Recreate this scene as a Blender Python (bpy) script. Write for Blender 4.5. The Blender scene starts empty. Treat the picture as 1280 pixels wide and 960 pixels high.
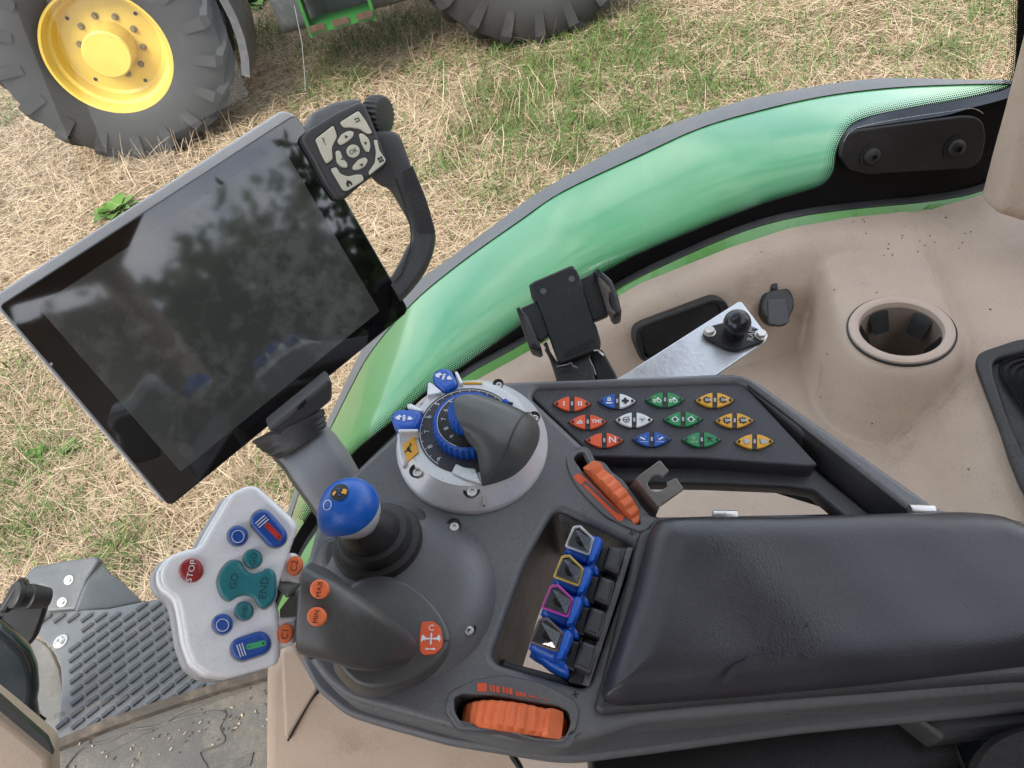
import bpy, bmesh, math, random
import numpy as np
from mathutils import Matrix, Vector
random.seed(7); RNG = np.random.default_rng(7)
sc = bpy.context.scene
col = sc.collection

# ------------------------------------------------------------------ camera
F = 962.0; CAMZ = 2.55
ROLL, PITCH = math.radians(15), math.radians(-45)
FW = np.array([math.cos(PITCH), 0, math.sin(PITCH)])
_r0 = np.array([0, -1.0, 0]); _u0 = np.array([-math.sin(PITCH), 0, math.cos(PITCH)])
RT = math.cos(ROLL)*_r0 - math.sin(ROLL)*_u0
UP = math.sin(ROLL)*_r0 + math.cos(ROLL)*_u0
CAM = np.array([0, 0, CAMZ])
cam = bpy.data.cameras.new('camera'); cam.sensor_width = 36; cam.lens = 36*F/1280
cam.clip_start = 0.02; cam.clip_end = 5000
co = bpy.data.objects.new('camera', cam); col.objects.link(co); sc.camera = co
mw = Matrix.Identity(4)
for i, a in enumerate((RT, UP, -FW)):
    for j in range(3): mw[j][i] = a[j]
for j in range(3): mw[j][3] = CAM[j]
co.matrix_world = mw

# ------------------------------------------------------------------ light
SUN_EL, SUN_AZ = math.radians(52), math.radians(150)     # azimuth: direction the light comes from, from +X towards +Y
sc.view_settings.view_transform = 'Standard'; sc.view_settings.look = 'None'
sc.view_settings.exposure = 1.72; sc.view_settings.gamma = 1
w = bpy.data.worlds.new('World'); sc.world = w; w.use_nodes = True
nt = w.node_tree; nt.nodes.clear()
sky = nt.nodes.new('ShaderNodeTexSky'); sky.sky_type = 'NISHITA'; sky.sun_disc = False
sky.sun_elevation = SUN_EL; sky.sun_rotation = math.pi/2 - SUN_AZ
sky.air_density = 1.0; sky.dust_density = 2.0
tc = nt.nodes.new('ShaderNodeTexCoord'); nz = nt.nodes.new('ShaderNodeTexNoise')
nz.inputs['Scale'].default_value = 2.6; nz.inputs['Detail'].default_value = 7; nz.inputs['Roughness'].default_value = .55
mp = nt.nodes.new('ShaderNodeMapping'); mp.inputs['Scale'].default_value = (1, 1, 2.2)
rm = nt.nodes.new('ShaderNodeValToRGB'); rm.color_ramp.elements[0].position = .32; rm.color_ramp.elements[1].position = .66
mx = nt.nodes.new('ShaderNodeMixRGB'); mx.inputs[2].default_value = (7.5, 7.6, 7.8, 1)
bg = nt.nodes.new('ShaderNodeBackground'); bg.inputs['Strength'].default_value = .11
wo = nt.nodes.new('ShaderNodeOutputWorld'); L = nt.links.new
L(tc.outputs['Generated'], mp.inputs[0]); L(mp.outputs[0], nz.inputs['Vector']); L(nz.outputs['Fac'], rm.inputs[0])
L(rm.outputs[0], mx.inputs[0]); L(sky.outputs[0], mx.inputs[1]); L(mx.outputs[0], bg.inputs[0]); L(bg.outputs[0], wo.inputs[0])
sl = bpy.data.lights.new('sun', 'SUN'); sl.energy = 1.2; sl.angle = math.radians(30); sl.color = (1, .96, .9)
so = bpy.data.objects.new('sun', sl); col.objects.link(so)
so.rotation_euler = Vector((-math.cos(SUN_EL)*math.cos(SUN_AZ), -math.cos(SUN_EL)*math.sin(SUN_AZ), -math.sin(SUN_EL))).to_track_quat('-Z', 'Y').to_euler()
sc.cycles.max_bounces = 10; sc.cycles.transparent_max_bounces = 16
sc.cycles.use_denoising = True

# ------------------------------------------------------------------ pixel helpers (photograph 1280 x 960 -> rays)
def ray(x, y): return (x-640)/F*RT - (y-480)/F*UP + FW
def at(x, y, d): return CAM + ray(x, y)*d
def hit(x, y, p, n):
    d = ray(x, y); return CAM + d*(np.dot(np.asarray(p)-CAM, n)/np.dot(d, n))
def proj(p):
    v = np.asarray(p)-CAM; z = v@FW; return 640+F*(v@RT)/z, 480-F*(v@UP)/z, z
def c2w(c): return c[0]*RT - c[1]*UP + c[2]*FW
def crop(x0, y0, s): return lambda pts: [(x/s+x0, y/s+y0) for x, y in pts]
KA = crop(0, 0, 3.2); KB = crop(360, 0, 2.909); KC = crop(800, 0, 2.667); KD = crop(880, 330, 2.91); KE = crop(560, 320, 3)
KF = crop(380, 440, 3.691); KG = crop(160, 590, 3.428); KH = crop(340, 600, 3.43); KI = crop(0, 660, 3.2); KJ = crop(540, 620, 2.825)
KK = crop(700, 560, 2.207); KL = crop(0, 130, 1.8815); KM = crop(360, 100, 3.2); KN = crop(660, 470, 3.765); KO = crop(300, 460, 4.361)
KQ = crop(620, 320, 6); KR = crop(1030, 90, 4); KS = crop(1180, 410, 4.17); KT = crop(0, 680, 3.43); KV = crop(640, 640, 4.3625)
KW = crop(480, 440, 4.8); KX = crop(700, 540, 6.856); KY = crop(300, 640, 3)

class Pl:
    """a plane standing in the world: origin o, unit normal n, in-plane axes u (picture right) and v"""
    def __init__(s, o, n):
        s.o = np.asarray(o, float); s.n = np.asarray(n, float)/np.linalg.norm(n)
        u = RT - (RT@s.n)*s.n; s.u = u/np.linalg.norm(u); s.v = np.cross(s.n, s.u)
    def w(s, x, y, h=0): return hit(x, y, s.o+s.n*h, s.n)
    def uv(s, x, y, h=0):
        p = s.w(x, y, h)-s.o; return np.array([p@s.u, p@s.v])
    def W(s, u, v, h): return s.o + np.multiply.outer(u, s.u) + np.multiply.outer(v, s.v) + np.multiply.outer(h, s.n)

def catmull(pts, n=6, closed=True):
    P = np.asarray(pts, float); N = len(P); out = []
    rng = range(N) if closed else range(N-1)
    for i in rng:
        if closed: p0, p1, p2, p3 = P[(i-1) % N], P[i], P[(i+1) % N], P[(i+2) % N]
        else: p0, p1, p2, p3 = P[max(i-1, 0)], P[i], P[i+1], P[min(i+2, N-1)]
        for k in range(n):
            t = k/n
            out.append(.5*((2*p1)+(-p0+p2)*t+(2*p0-5*p1+4*p2-p3)*t*t+(-p0+3*p1-3*p2+p3)*t**3))
    if not closed: out.append(P[-1])
    return [tuple(q) for q in out]
def rp(pts, r, seg=5):
    P = [np.asarray(p, float) for p in pts]; N = len(P); out = []
    for i in range(N):
        a, b, c = P[i-1], P[i], P[(i+1) % N]
        la, lc = np.linalg.norm(a-b), np.linalg.norm(c-b)
        q = min(r, la*.45, lc*.45)
        p, s = b+(a-b)/la*q, b+(c-b)/lc*q
        for k in range(seg+1):
            t = k/seg; out.append(tuple((1-t)**2*p+2*t*(1-t)*b+t*t*s))
    return out
def circ(x, y, r, n=28): return [(x+r*math.cos(2*math.pi*k/n), y+r*math.sin(2*math.pi*k/n)) for k in range(n)]
def ell(x, y, a, b, ang=0, n=32):
    c, s = math.cos(math.radians(ang)), math.sin(math.radians(ang))
    return [(x+a*math.cos(t)*c-b*math.sin(t)*s, y+a*math.cos(t)*s+b*math.sin(t)*c) for t in np.linspace(0, 2*math.pi, n, endpoint=False)]
def caps(x0, y0, x1, y1, r, n=10):
    a = math.atan2(y1-y0, x1-x0); o = []
    for k in range(n+1): t = a+math.pi/2+math.pi*k/n; o.append((x0+r*math.cos(t), y0+r*math.sin(t)))
    for k in range(n+1): t = a-math.pi/2+math.pi*k/n; o.append((x1+r*math.cos(t), y1+r*math.sin(t)))
    return o

# ------------------------------------------------------------------ object helpers
ROOT = {}
def tag(o, label=None, cat=None, group=None, kind=None):
    if label: o['label'] = label
    if cat: o['category'] = cat
    if group: o['group'] = group
    if kind: o['kind'] = kind
    return o
def thing(name, loc, label, cat, group=None):
    o = bpy.data.objects.new(name, None); o.empty_display_size = .02; col.objects.link(o)
    o.location = tuple(float(a) for a in loc); ROOT[o.name] = np.asarray(loc, float)
    return tag(o, label, cat, group)
def mesh(name, V, Fc, mat, parent=None, smooth=True, sharp=None, mats=None, midx=None):
    """V: world positions. A child keeps its thing's origin; a lone mesh gets its own origin at its lowest centre."""
    V = np.asarray(V, float)
    if parent is not None: org = ROOT[parent.name]
    else: org = np.array([*(V[:, :2].min(0)+V[:, :2].max(0))/2, V[:, 2].min()])
    me = bpy.data.meshes.new(name); me.from_pydata((V-org).tolist(), [], [list(f) for f in Fc])
    for m in (mats or [mat]): me.materials.append(m)
    if midx is not None: me.polygons.foreach_set('material_index', midx)
    me.validate()
    if smooth:
        me.polygons.foreach_set('use_smooth', [True]*len(me.polygons))
        me.set_sharp_from_angle(angle=math.radians(sharp if sharp else 38))
    o = bpy.data.objects.new(name, me); col.objects.link(o); ROOT[o.name] = org
    if parent is not None: o.parent = parent
    else: o.location = tuple(org)
    return o
class B:
    """collects pieces into one mesh"""
    def __init__(s): s.V = []; s.F = []; s.M = []; s.cur = 0
    def add(s, V, Fc):
        n = len(s.V); s.V += [tuple(v) for v in V]; s.F += [tuple(i+n for i in f) for f in Fc]; s.M += [s.cur]*len(Fc); return s
    def build(s, name, mat, parent=None, **k):
        if isinstance(mat, list): return mesh(name, s.V, s.F, None, parent, mats=mat, midx=s.M, **k)
        return mesh(name, s.V, s.F, mat, parent, **k)
def curve_geo(loops, half=0., bev=0., res=2, text=None):
    if text is not None:
        cu = bpy.data.curves.new('tmp', 'FONT'); cu.body = text; cu.align_x = 'CENTER'; cu.align_y = 'CENTER'; cu.resolution_u = 3
    else:
        cu = bpy.data.curves.new('tmp', 'CURVE'); cu.dimensions = '2D'
        for lp in loops:
            s = cu.splines.new('POLY'); s.points.add(len(lp)-1); s.use_cyclic_u = True
            for p, q in zip(s.points, lp): p.co = (q[0], q[1], 0, 1)
        cu.offset = -bev
    cu.fill_mode = 'BOTH'; cu.extrude = half; cu.bevel_depth = bev; cu.bevel_resolution = res
    o = bpy.data.objects.new('tmp', cu); me = o.to_mesh()
    V = np.empty(len(me.vertices)*3); me.vertices.foreach_get('co', V)
    Fc = [tuple(p.vertices) for p in me.polygons]
    o.to_mesh_clear(); bpy.data.objects.remove(o); bpy.data.curves.remove(cu)
    return V.reshape(-1, 3), Fc
def clean(lp):
    o = [lp[0]]
    for p in lp[1:]:
        if math.hypot(p[0]-o[-1][0], p[1]-o[-1][1]) > 1e-5: o.append(p)
    if math.hypot(o[0][0]-o[-1][0], o[0][1]-o[-1][1]) < 1e-5: o.pop()
    return o
def plate_geo(loops, P, h, thick, bev=0, res=2):
    """loops of picture points seen at height h over plane P -> solid whose top lies at h, thick deep, rounded by bev"""
    uv = [clean([tuple(P.uv(x, y, h)) for x, y in lp]) for lp in loops]
    half = max(thick/2-bev, 0.00001)
    V, Fc = curve_geo(uv, half, bev, res)
    return P.W(V[:, 0], V[:, 1], V[:, 2]+h-thick/2), Fc
def plate(name, loops, P, h, thick, bev, mat, parent=None, res=2, sharp=None):
    if loops and isinstance(loops[0][0], (int, float)): loops = [loops]
    V, Fc = plate_geo(loops, P, h, thick, bev, res)
    return mesh(name, V, Fc, mat, parent, sharp=sharp)
def place2d(P, x, y, ang, h):
    """local frame on P at a picture point, first axis along picture angle ang (degrees, counter-clockwise); returns origin, axes, metres per picture px"""
    o = P.w(x, y, h); a = math.radians(ang)
    e = P.w(x+4*math.cos(a), y-4*math.sin(a), h)-o; k = np.linalg.norm(e)/4
    e = e/np.linalg.norm(e); f2 = np.cross(P.n, e); return o, e, f2, k
def text_geo(s, P, x, y, ang, size, h, bold=.0, wide=1.):
    V, Fc = curve_geo(None, 0, 0, 0, text=s)
    V, Fc = np.asarray(V), Fc
    o, e, f2, k = place2d(P, x, y, ang, h); m = size*k
    return o+np.multiply.outer(V[:, 0]*m*wide, e)+np.multiply.outer(V[:, 1]*m, f2), Fc
def glyph_geo(polys, P, x, y, ang, size, h):
    o, e, f2, k = place2d(P, x, y, ang, h); V = []; Fc = []
    for pl in polys:
        g, fc = curve_geo([clean(pl)], 0, 0, 0)
        n = len(V); V += [tuple(o+a*size*k*e+b*size*k*f2) for a, b, _ in g]; Fc += [tuple(i+n for i in f) for f in fc]
    return V, Fc
def lathe_geo(c, ax, prof, n=32, rib=None, ref=None, cap=True):
    c = np.asarray(c, float); ax = np.asarray(ax, float)/np.linalg.norm(ax)
    ref = RT if ref is None else np.asarray(ref)
    u = ref-(ref@ax)*ax; u = u/np.linalg.norm(u); v = np.cross(ax, u); V = []; Fc = []
    for r, hh in prof:
        for k in range(n):
            t = 2*math.pi*k/n; q = r*(rib(t, r, hh) if rib else 1)
            V.append(c+ax*hh+u*q*math.cos(t)+v*q*math.sin(t))
    m = len(prof)
    for i in range(m-1):
        for k in range(n):
            k2 = (k+1) % n; Fc.append((i*n+k, i*n+k2, (i+1)*n+k2, (i+1)*n+k))
    if cap and prof[0][0] > 1e-6: Fc.append(tuple(range(n-1, -1, -1)))
    if cap and prof[-1][0] > 1e-6: Fc.append(tuple((m-1)*n+k for k in range(n)))
    return V, Fc
def lathe(name, c, ax, prof, mat, parent=None, n=32, rib=None, sharp=None):
    V, Fc = lathe_geo(c, ax, prof, n, rib); return mesh(name, V, Fc, mat, parent, sharp=sharp)
def loft_geo(secs, n=24, cap=True):
    V = []; Fc = []
    for c, A, Bv, pw in secs:
        for k in range(n):
            t = 2*math.pi*k/n; ct, st = math.cos(t), math.sin(t)
            V.append(np.asarray(c)+np.asarray(A)*math.copysign(abs(ct)**(2/pw), ct)+np.asarray(Bv)*math.copysign(abs(st)**(2/pw), st))
    m = len(secs)
    for i in range(m-1):
        for k in range(n):
            k2 = (k+1) % n; Fc.append((i*n+k, i*n+k2, (i+1)*n+k2, (i+1)*n+k))
    if cap: Fc += [tuple(range(n-1, -1, -1)), tuple((m-1)*n+k for k in range(n))]
    return V, Fc
def silh(rows, thick, pw=2.6, sub=3):
    """rows (ux,uy,lx,ly,depth): the two outline points of a limb at one station and its distance; thick: half-thickness or per-row list"""
    rows = np.asarray(catmull(rows, sub, closed=False))
    th = np.interp(np.linspace(0, 1, len(rows)), np.linspace(0, 1, len(thick)), thick)
    c = [(at(r[0], r[1], r[4])+at(r[2], r[3], r[4]))/2 for r in rows]; out = []
    for i, r in enumerate(rows):
        A = (at(r[0], r[1], r[4])-at(r[2], r[3], r[4]))/2
        ax = c[min(i+1, len(c)-1)]-c[max(i-1, 0)]
        N = np.cross(A, ax); N = N/np.linalg.norm(N); out.append((c[i], A, N*th[i], pw))
    return out
def tube_geo(pts, r, n=8):
    P = [np.asarray(p, float) for p in pts]; secs = []
    ref = np.array([.3, .5, .8])
    for i, p in enumerate(P):
        t = P[min(i+1, len(P)-1)]-P[max(i-1, 0)]; t = t/np.linalg.norm(t)
        u = ref-(ref@t)*t; u = u/np.linalg.norm(u); v = np.cross(t, u)
        rr = r[i] if isinstance(r, (list, tuple, np.ndarray)) else r
        secs.append((p, u*rr, v*rr, 2))
    return loft_geo(secs, n)
def box_geo(c, half, ax=None):
    ax = np.eye(3) if ax is None else np.asarray(ax)
    V = [np.asarray(c)+sum(s*h*a for s, h, a in zip((sx, sy, sz), half, ax)) for sx in (-1, 1) for sy in (-1, 1) for sz in (-1, 1)]
    return V, [(0, 1, 3, 2), (4, 6, 7, 5), (0, 4, 5, 1), (2, 3, 7, 6), (0, 2, 6, 4), (1, 5, 7, 3)]
def strip_geo(A, Bp, back):
    """ribbon between polylines A and B (world), thickened by vector back"""
    n = len(A); back = np.asarray(back); V = list(A)+list(Bp)+[p+back for p in A]+[p+back for p in Bp]; Fc = []
    for i in range(n-1):
        Fc += [(i, i+1, n+i+1, n+i), (2*n+i, 3*n+i, 3*n+i+1, 2*n+i+1), (i, 2*n+i, 2*n+i+1, i+1), (n+i, n+i+1, 3*n+i+1, 3*n+i)]
    Fc += [(0, n, 3*n, 2*n), (n-1, 3*n-1, 4*n-1, 2*n-1)]
    return V, Fc

# ------------------------------------------------------------------ materials
def nn(t, ty, **k):
    n = t.nodes.new(ty)
    for a, b in k.items(): n.inputs[a.replace('_', ' ')].default_value = b
    return n
def mat(name, c, rough=.5, metal=0, var=.12, vs=14, bump=.0, bs=700, coat=0, spec=.5, dust=0, dustc=(.35, .3, .25), rvar=.12, second=None, ss=5, sw=.5, streak=None):
    m = bpy.data.materials.new(name); m.use_nodes = True; t = m.node_tree; p = t.nodes['Principled BSDF']; L = t.links.new
    tc = t.nodes.new('ShaderNodeTexCoord'); src = tc.outputs['Object']
    if streak:
        mpn = t.nodes.new('ShaderNodeMapping'); mpn.inputs['Scale'].default_value = streak; L(src, mpn.inputs[0]); src = mpn.outputs[0]
    n1 = nn(t, 'ShaderNodeTexNoise', Scale=vs, Detail=6., Roughness=.62); L(src, n1.inputs['Vector'])
    mr = nn(t, 'ShaderNodeMapRange', From_Min=.3, From_Max=.7, To_Min=1-var, To_Max=1+var); L(n1.outputs['Fac'], mr.inputs[0])
    mxx = t.nodes.new('ShaderNodeMixRGB'); mxx.blend_type = 'MULTIPLY'; mxx.inputs[0].default_value = 1; mxx.inputs[1].default_value = (*c, 1)
    L(mr.outputs[0], mxx.inputs[2]); out = mxx.outputs[0]
    if second:
        n2 = nn(t, 'ShaderNodeTexNoise', Scale=ss, Detail=5., Roughness=.6); L(src, n2.inputs['Vector'])
        r2 = t.nodes.new('ShaderNodeValToRGB'); r2.color_ramp.elements[0].position = sw; r2.color_ramp.elements[1].position = min(sw+.18, 1)
        L(n2.outputs['Fac'], r2.inputs[0]); m2 = t.nodes.new('ShaderNodeMixRGB'); L(r2.outputs[0], m2.inputs[0]); L(out, m2.inputs[1]); m2.inputs[2].default_value = (*second, 1); out = m2.outputs[0]
    if dust:
        n3 = nn(t, 'ShaderNodeTexNoise', Scale=420., Detail=3., Roughness=.7); L(tc.outputs['Object'], n3.inputs['Vector'])
        n4 = nn(t, 'ShaderNodeTexNoise', Scale=18., Detail=4., Roughness=.6); L(tc.outputs['Object'], n4.inputs['Vector'])
        ma = t.nodes.new('ShaderNodeMath'); ma.operation = 'MULTIPLY'; L(n3.outputs['Fac'], ma.inputs[0]); L(n4.outputs['Fac'], ma.inputs[1])
        r3 = nn(t, 'ShaderNodeMapRange', From_Min=.25, From_Max=.42, To_Min=0., To_Max=dust); L(ma.outputs[0], r3.inputs[0])
        m3 = t.nodes.new('ShaderNodeMixRGB'); L(r3.outputs[0], m3.inputs[0]); L(out, m3.inputs[1]); m3.inputs[2].default_value = (*dustc, 1); out = m3.outputs[0]
    L(out, p.inputs['Base Color'])
    mr2 = nn(t, 'ShaderNodeMapRange', From_Min=.3, From_Max=.7, To_Min=max(rough-rvar, .02), To_Max=min(rough+rvar, 1)); L(n1.outputs['Fac'], mr2.inputs[0]); L(mr2.outputs[0], p.inputs['Roughness'])
    p.inputs['Metallic'].default_value = metal; p.inputs['Specular IOR Level'].default_value = spec
    if coat: p.inputs['Coat Weight'].default_value = coat; p.inputs['Coat Roughness'].default_value = .09
    if bump:
        n5 = nn(t, 'ShaderNodeTexNoise', Scale=bs, Detail=2., Roughness=.5); L(tc.outputs['Object'], n5.inputs['Vector'])
        bp = nn(t, 'ShaderNodeBump', Strength=bump, Distance=.0015); L(n5.outputs['Fac'], bp.inputs['Height']); L(bp.outputs[0], p.inputs['Normal'])
    return m
GREY = mat('console grey plastic', (.12, .122, .129), .33, bump=.22, bs=1500, dust=.15, var=.08, vs=22, rvar=.1)
GREYD = mat('dark grey plastic', (.045, .045, .048), .42, bump=.2, bs=1500, dust=.08, var=.05)
GRIPM = mat('worn grip plastic', (.07, .068, .067), .34, bump=.1, bs=1200, dust=.08, var=.06, rvar=.05)
PANELM = mat('switch panel plastic', (.038, .038, .046), .45, bump=.3, bs=1800, dust=.08, var=.06)
BLACK = mat('black plastic', (.010, .010, .011), .38, bump=.15, bs=1200, spec=.38, dust=.14, dustc=(.12, .1, .09))
RUBBER = mat('black rubber', (.022, .022, .023), .5, bump=.2, bs=900, dust=.3, dustc=(.12, .11, .1))
LEATHER = mat('dark armrest vinyl', (.032, .031, .037), .31, bump=.13, bs=750, dust=.14, dustc=(.1, .09, .09), var=.2, vs=9, rvar=.1)
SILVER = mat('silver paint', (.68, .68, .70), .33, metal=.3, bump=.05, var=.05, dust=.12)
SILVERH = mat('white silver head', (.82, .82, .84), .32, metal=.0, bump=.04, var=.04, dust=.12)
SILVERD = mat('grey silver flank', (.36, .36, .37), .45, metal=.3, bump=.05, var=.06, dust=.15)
ALU = mat('scratched aluminium', (.58, .6, .63), .34, metal=.85, bump=.12, bs=300, second=(.3, .31, .33), ss=30, sw=.62, var=.1)
STEEL = mat('zinc bolt', (.6, .58, .55), .35, metal=.9, var=.2, vs=200)
DSTEEL = mat('raw dark steel', (.2, .19, .18), .42, metal=.6, second=(.24, .2, .17), ss=60, sw=.6, var=.2, bump=.3, bs=300)
BLUE = mat('blue plastic', (.008, .09, .46), .3, bump=.05, var=.1, dust=.08)
BLUEB = mat('blue button', (.01, .07, .34), .33, var=.1, dust=.1)
TEAL = mat('teal button', (.012, .17, .2), .4, var=.1, dust=.12)
RED = mat('red button', (.3, .02, .02), .35, var=.12, dust=.12)
ORANGE = mat('orange plastic', (.78, .17, .055), .45, var=.14, vs=60, dust=.2, dustc=(.5, .3, .2))
ORPR = mat('orange print', (.72, .1, .03), .5, var=.06)
YELP = mat('yellow print', (.72, .36, .03), .5, var=.06)
GREP = mat('green print', (.02, .24, .08), .5, var=.06)
BLUP = mat('blue print', (.015, .09, .4), .5, var=.06)
WHIP = mat('white print', (.72, .74, .75), .5, var=.05)
BLKP = mat('black print', (.015, .015, .018), .5, var=.05)
GRYP = mat('grey print', (.4, .41, .42), .5, var=.05)
TXTB = mat('engraved dark lettering', (.09, .02, .015), .6)
TXTT = mat('engraved teal lettering', (.006, .05, .06), .6)
CREAM = mat('cream key', (.66, .62, .5), .4, var=.06, dust=.12)
BEIGE = mat('beige moulded trim', (.45, .35, .272), .44, bump=.5, bs=1300, var=.08, vs=6, dust=.3, dustc=(.2, .15, .12), second=(.30, .225, .17), ss=14, sw=.62)
BEIGEL = mat('beige ring', (.47, .365, .295), .48, bump=.2, bs=1300, var=.06, dust=.2, dustc=(.2, .15, .12))
GREENP = mat('green fender paint', (.05, .32, .10), .35, coat=1, var=.08, vs=6, rvar=.06, dust=.12, dustc=(.3, .33, .28))
GREENS = mat('green cab frame paint', (.10, .28, .065), .3, coat=.4, var=.1, dust=.15)
FLIP = mat('grey fender lip', (.17, .17, .175), .6, bump=.3, bs=500, var=.1, dust=.2)
GLOSSB = mat('screen border glass', (.004, .004, .005), .03, var=0, rvar=.005, spec=1.2)
FLOORM = mat('dirty floor mat', (.085, .081, .074), .75, bump=.6, bs=160, var=.18, vs=12, second=(.13, .115, .09), ss=7, sw=.55, dust=.4, dustc=(.3, .25, .18))
SILLM = mat('dirty door sill', (.055, .046, .036), .7, bump=.5, bs=200, var=.3, vs=20, second=(.12, .095, .07), ss=25, sw=.52)
STEPM = mat('step plastic', (.115, .122, .13), .5, bump=.35, bs=700, var=.1, dust=.3, dustc=(.3, .28, .25))
RIBM = mat('step rib', (.045, .05, .056), .55, bump=.3, bs=700, var=.1, dust=.12)
STEPD = mat('outer box plastic', (.085, .094, .104), .4, bump=.2, bs=700, var=.1, dust=.25)
TYREM = mat('dusty tyre', (.034, .033, .032), .8, bump=.0, var=.15, vs=3, second=(.085, .075, .064), ss=4, sw=.58)
YELRIM = mat('yellow rim paint', (.66, .47, .085), .38, coat=.2, var=.1, vs=3, second=(.36, .25, .09), ss=9, sw=.66)
RUST = mat('rusty metal', (.1, .06, .04), .7, metal=.3, var=.3, vs=20)
GREENJ = mat('green tractor paint', (.03, .15, .035), .4, var=.15, vs=3)
FABRIC = mat('seat fabric', (.025, .025, .027), .9, bump=.8, bs=500, var=.3, vs=300)
FRITM = mat('ceramic frit', (.003, .003, .0035), .3, var=0, spec=.15)
HEADL = mat('headliner', (.38, .33, .29), .8, bump=.3)
BLOCKM = mat('black grey block', (.04, .04, .042), .45, bump=.3, bs=900, dust=.3, dustc=(.15, .14, .13))
BLUGR = mat('bluish grey plastic', (.035, .045, .06), .3, var=.1)

def screen_mat():
    m = mat('dusty screen', (.016, .017, .018), .05, var=.1, vs=6, rvar=.015, spec=1.1)
    t = m.node_tree; p = t.nodes['Principled BSDF']; L = t.links.new
    tcn = t.nodes.new('ShaderNodeTexCoord')
    a = nn(t, 'ShaderNodeTexNoise', Scale=60., Detail=3., Roughness=.55); L(tcn.outputs['Object'], a.inputs['Vector'])
    b = nn(t, 'ShaderNodeTexNoise', Scale=9., Detail=3.); L(tcn.outputs['Object'], b.inputs['Vector'])
    mu = t.nodes.new('ShaderNodeMath'); mu.operation = 'MULTIPLY'; L(a.outputs['Fac'], mu.inputs[0]); L(b.outputs['Fac'], mu.inputs[1])
    r = nn(t, 'ShaderNodeMapRange', From_Min=.25, From_Max=.42, To_Min=0., To_Max=.22); L(mu.outputs[0], r.inputs[0])
    mixn = t.nodes.new('ShaderNodeMixRGB'); mixn.inputs[1].default_value = (.055, .058, .055, 1); mixn.inputs[2].default_value = (.3, .3, .29, 1)
    L(r.outputs[0], mixn.inputs[0]); L(mixn.outputs[0], p.inputs['Base Color'])
    return m
SCREENM = screen_mat()
def glass_mat(name, tint=(1, 1, 1), refl=1.0, ior=1.45):
    m = bpy.data.materials.new(name); m.use_nodes = True; t = m.node_tree; t.nodes.clear(); L = t.links.new
    o = t.nodes.new('ShaderNodeOutputMaterial'); tr = t.nodes.new('ShaderNodeBsdfTransparent'); tr.inputs[0].default_value = (*tint, 1)
    gl = t.nodes.new('ShaderNodeBsdfGlossy'); gl.inputs['Roughness'].default_value = .01
    fr = nn(t, 'ShaderNodeFresnel', IOR=ior); mu = t.nodes.new('ShaderNodeMath'); mu.operation = 'MULTIPLY'; mu.inputs[1].default_value = refl
    mxs = t.nodes.new('ShaderNodeMixShader'); L(fr.outputs[0], mu.inputs[0]); L(mu.outputs[0], mxs.inputs[0]); L(tr.outputs[0], mxs.inputs[1]); L(gl.outputs[0], mxs.inputs[2]); L(mxs.outputs[0], o.inputs[0])
    return m
GLASS = glass_mat('window glass', (.96, .985, .97), .8)
CLEAR = glass_mat('clear cap', (.75, .77, .8), 1.7)
def blade_mat(name, cols, rough=.7):
    m = bpy.data.materials.new(name); m.use_nodes = True; t = m.node_tree; p = t.nodes['Principled BSDF']; L = t.links.new
    g = t.nodes.new('ShaderNodeNewGeometry'); r = t.nodes.new('ShaderNodeValToRGB'); cr = r.color_ramp
    while len(cr.elements) < len(cols): cr.elements.new(.5)
    for i, (e, c) in enumerate(zip(cr.elements, cols)): e.position = i/(len(cols)-1); e.color = (*c, 1)
    L(g.outputs['Random Per Island'], r.inputs[0]); L(r.outputs[0], p.inputs['Base Color']); p.inputs['Roughness'].default_value = rough
    p.inputs['Specular IOR Level'].default_value = .25
    return m
STRAW = blade_mat('dry straw', [(.25, .175, .11), (.42, .31, .195), (.55, .425, .28), (.46, .325, .21), (.63, .51, .36), (.33, .245, .15)])
GRASSM = blade_mat('green grass', [(.05, .105, .02), (.085, .16, .032), (.12, .2, .05), (.075, .14, .03), (.22, .23, .1)])
LEAFM = blade_mat('tree leaves', [(.03, .06, .015), (.05, .1, .02), (.07, .12, .03), (.04, .075, .02)])
WEEDM = blade_mat('weed leaves', [(.06, .14, .025), (.10, .2, .04), (.08, .17, .03)])
BARK = mat('bark', (.09, .07, .05), .9, bump=.8, bs=30, var=.3)

# ------------------------------------------------------------------ main planes of the cab
NC = c2w((-.04, -.567, -.822)); PC = Pl(at(592, 560, .53), NC)                  # top of the control console
PGL = Pl((.75, 0, 1.9), (-1, 0, .25))                                           # right-hand side window, leaning outwards
PM = Pl(at(0, 385, .594), (-.777, -.448, .442))                                  # face of the display

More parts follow.
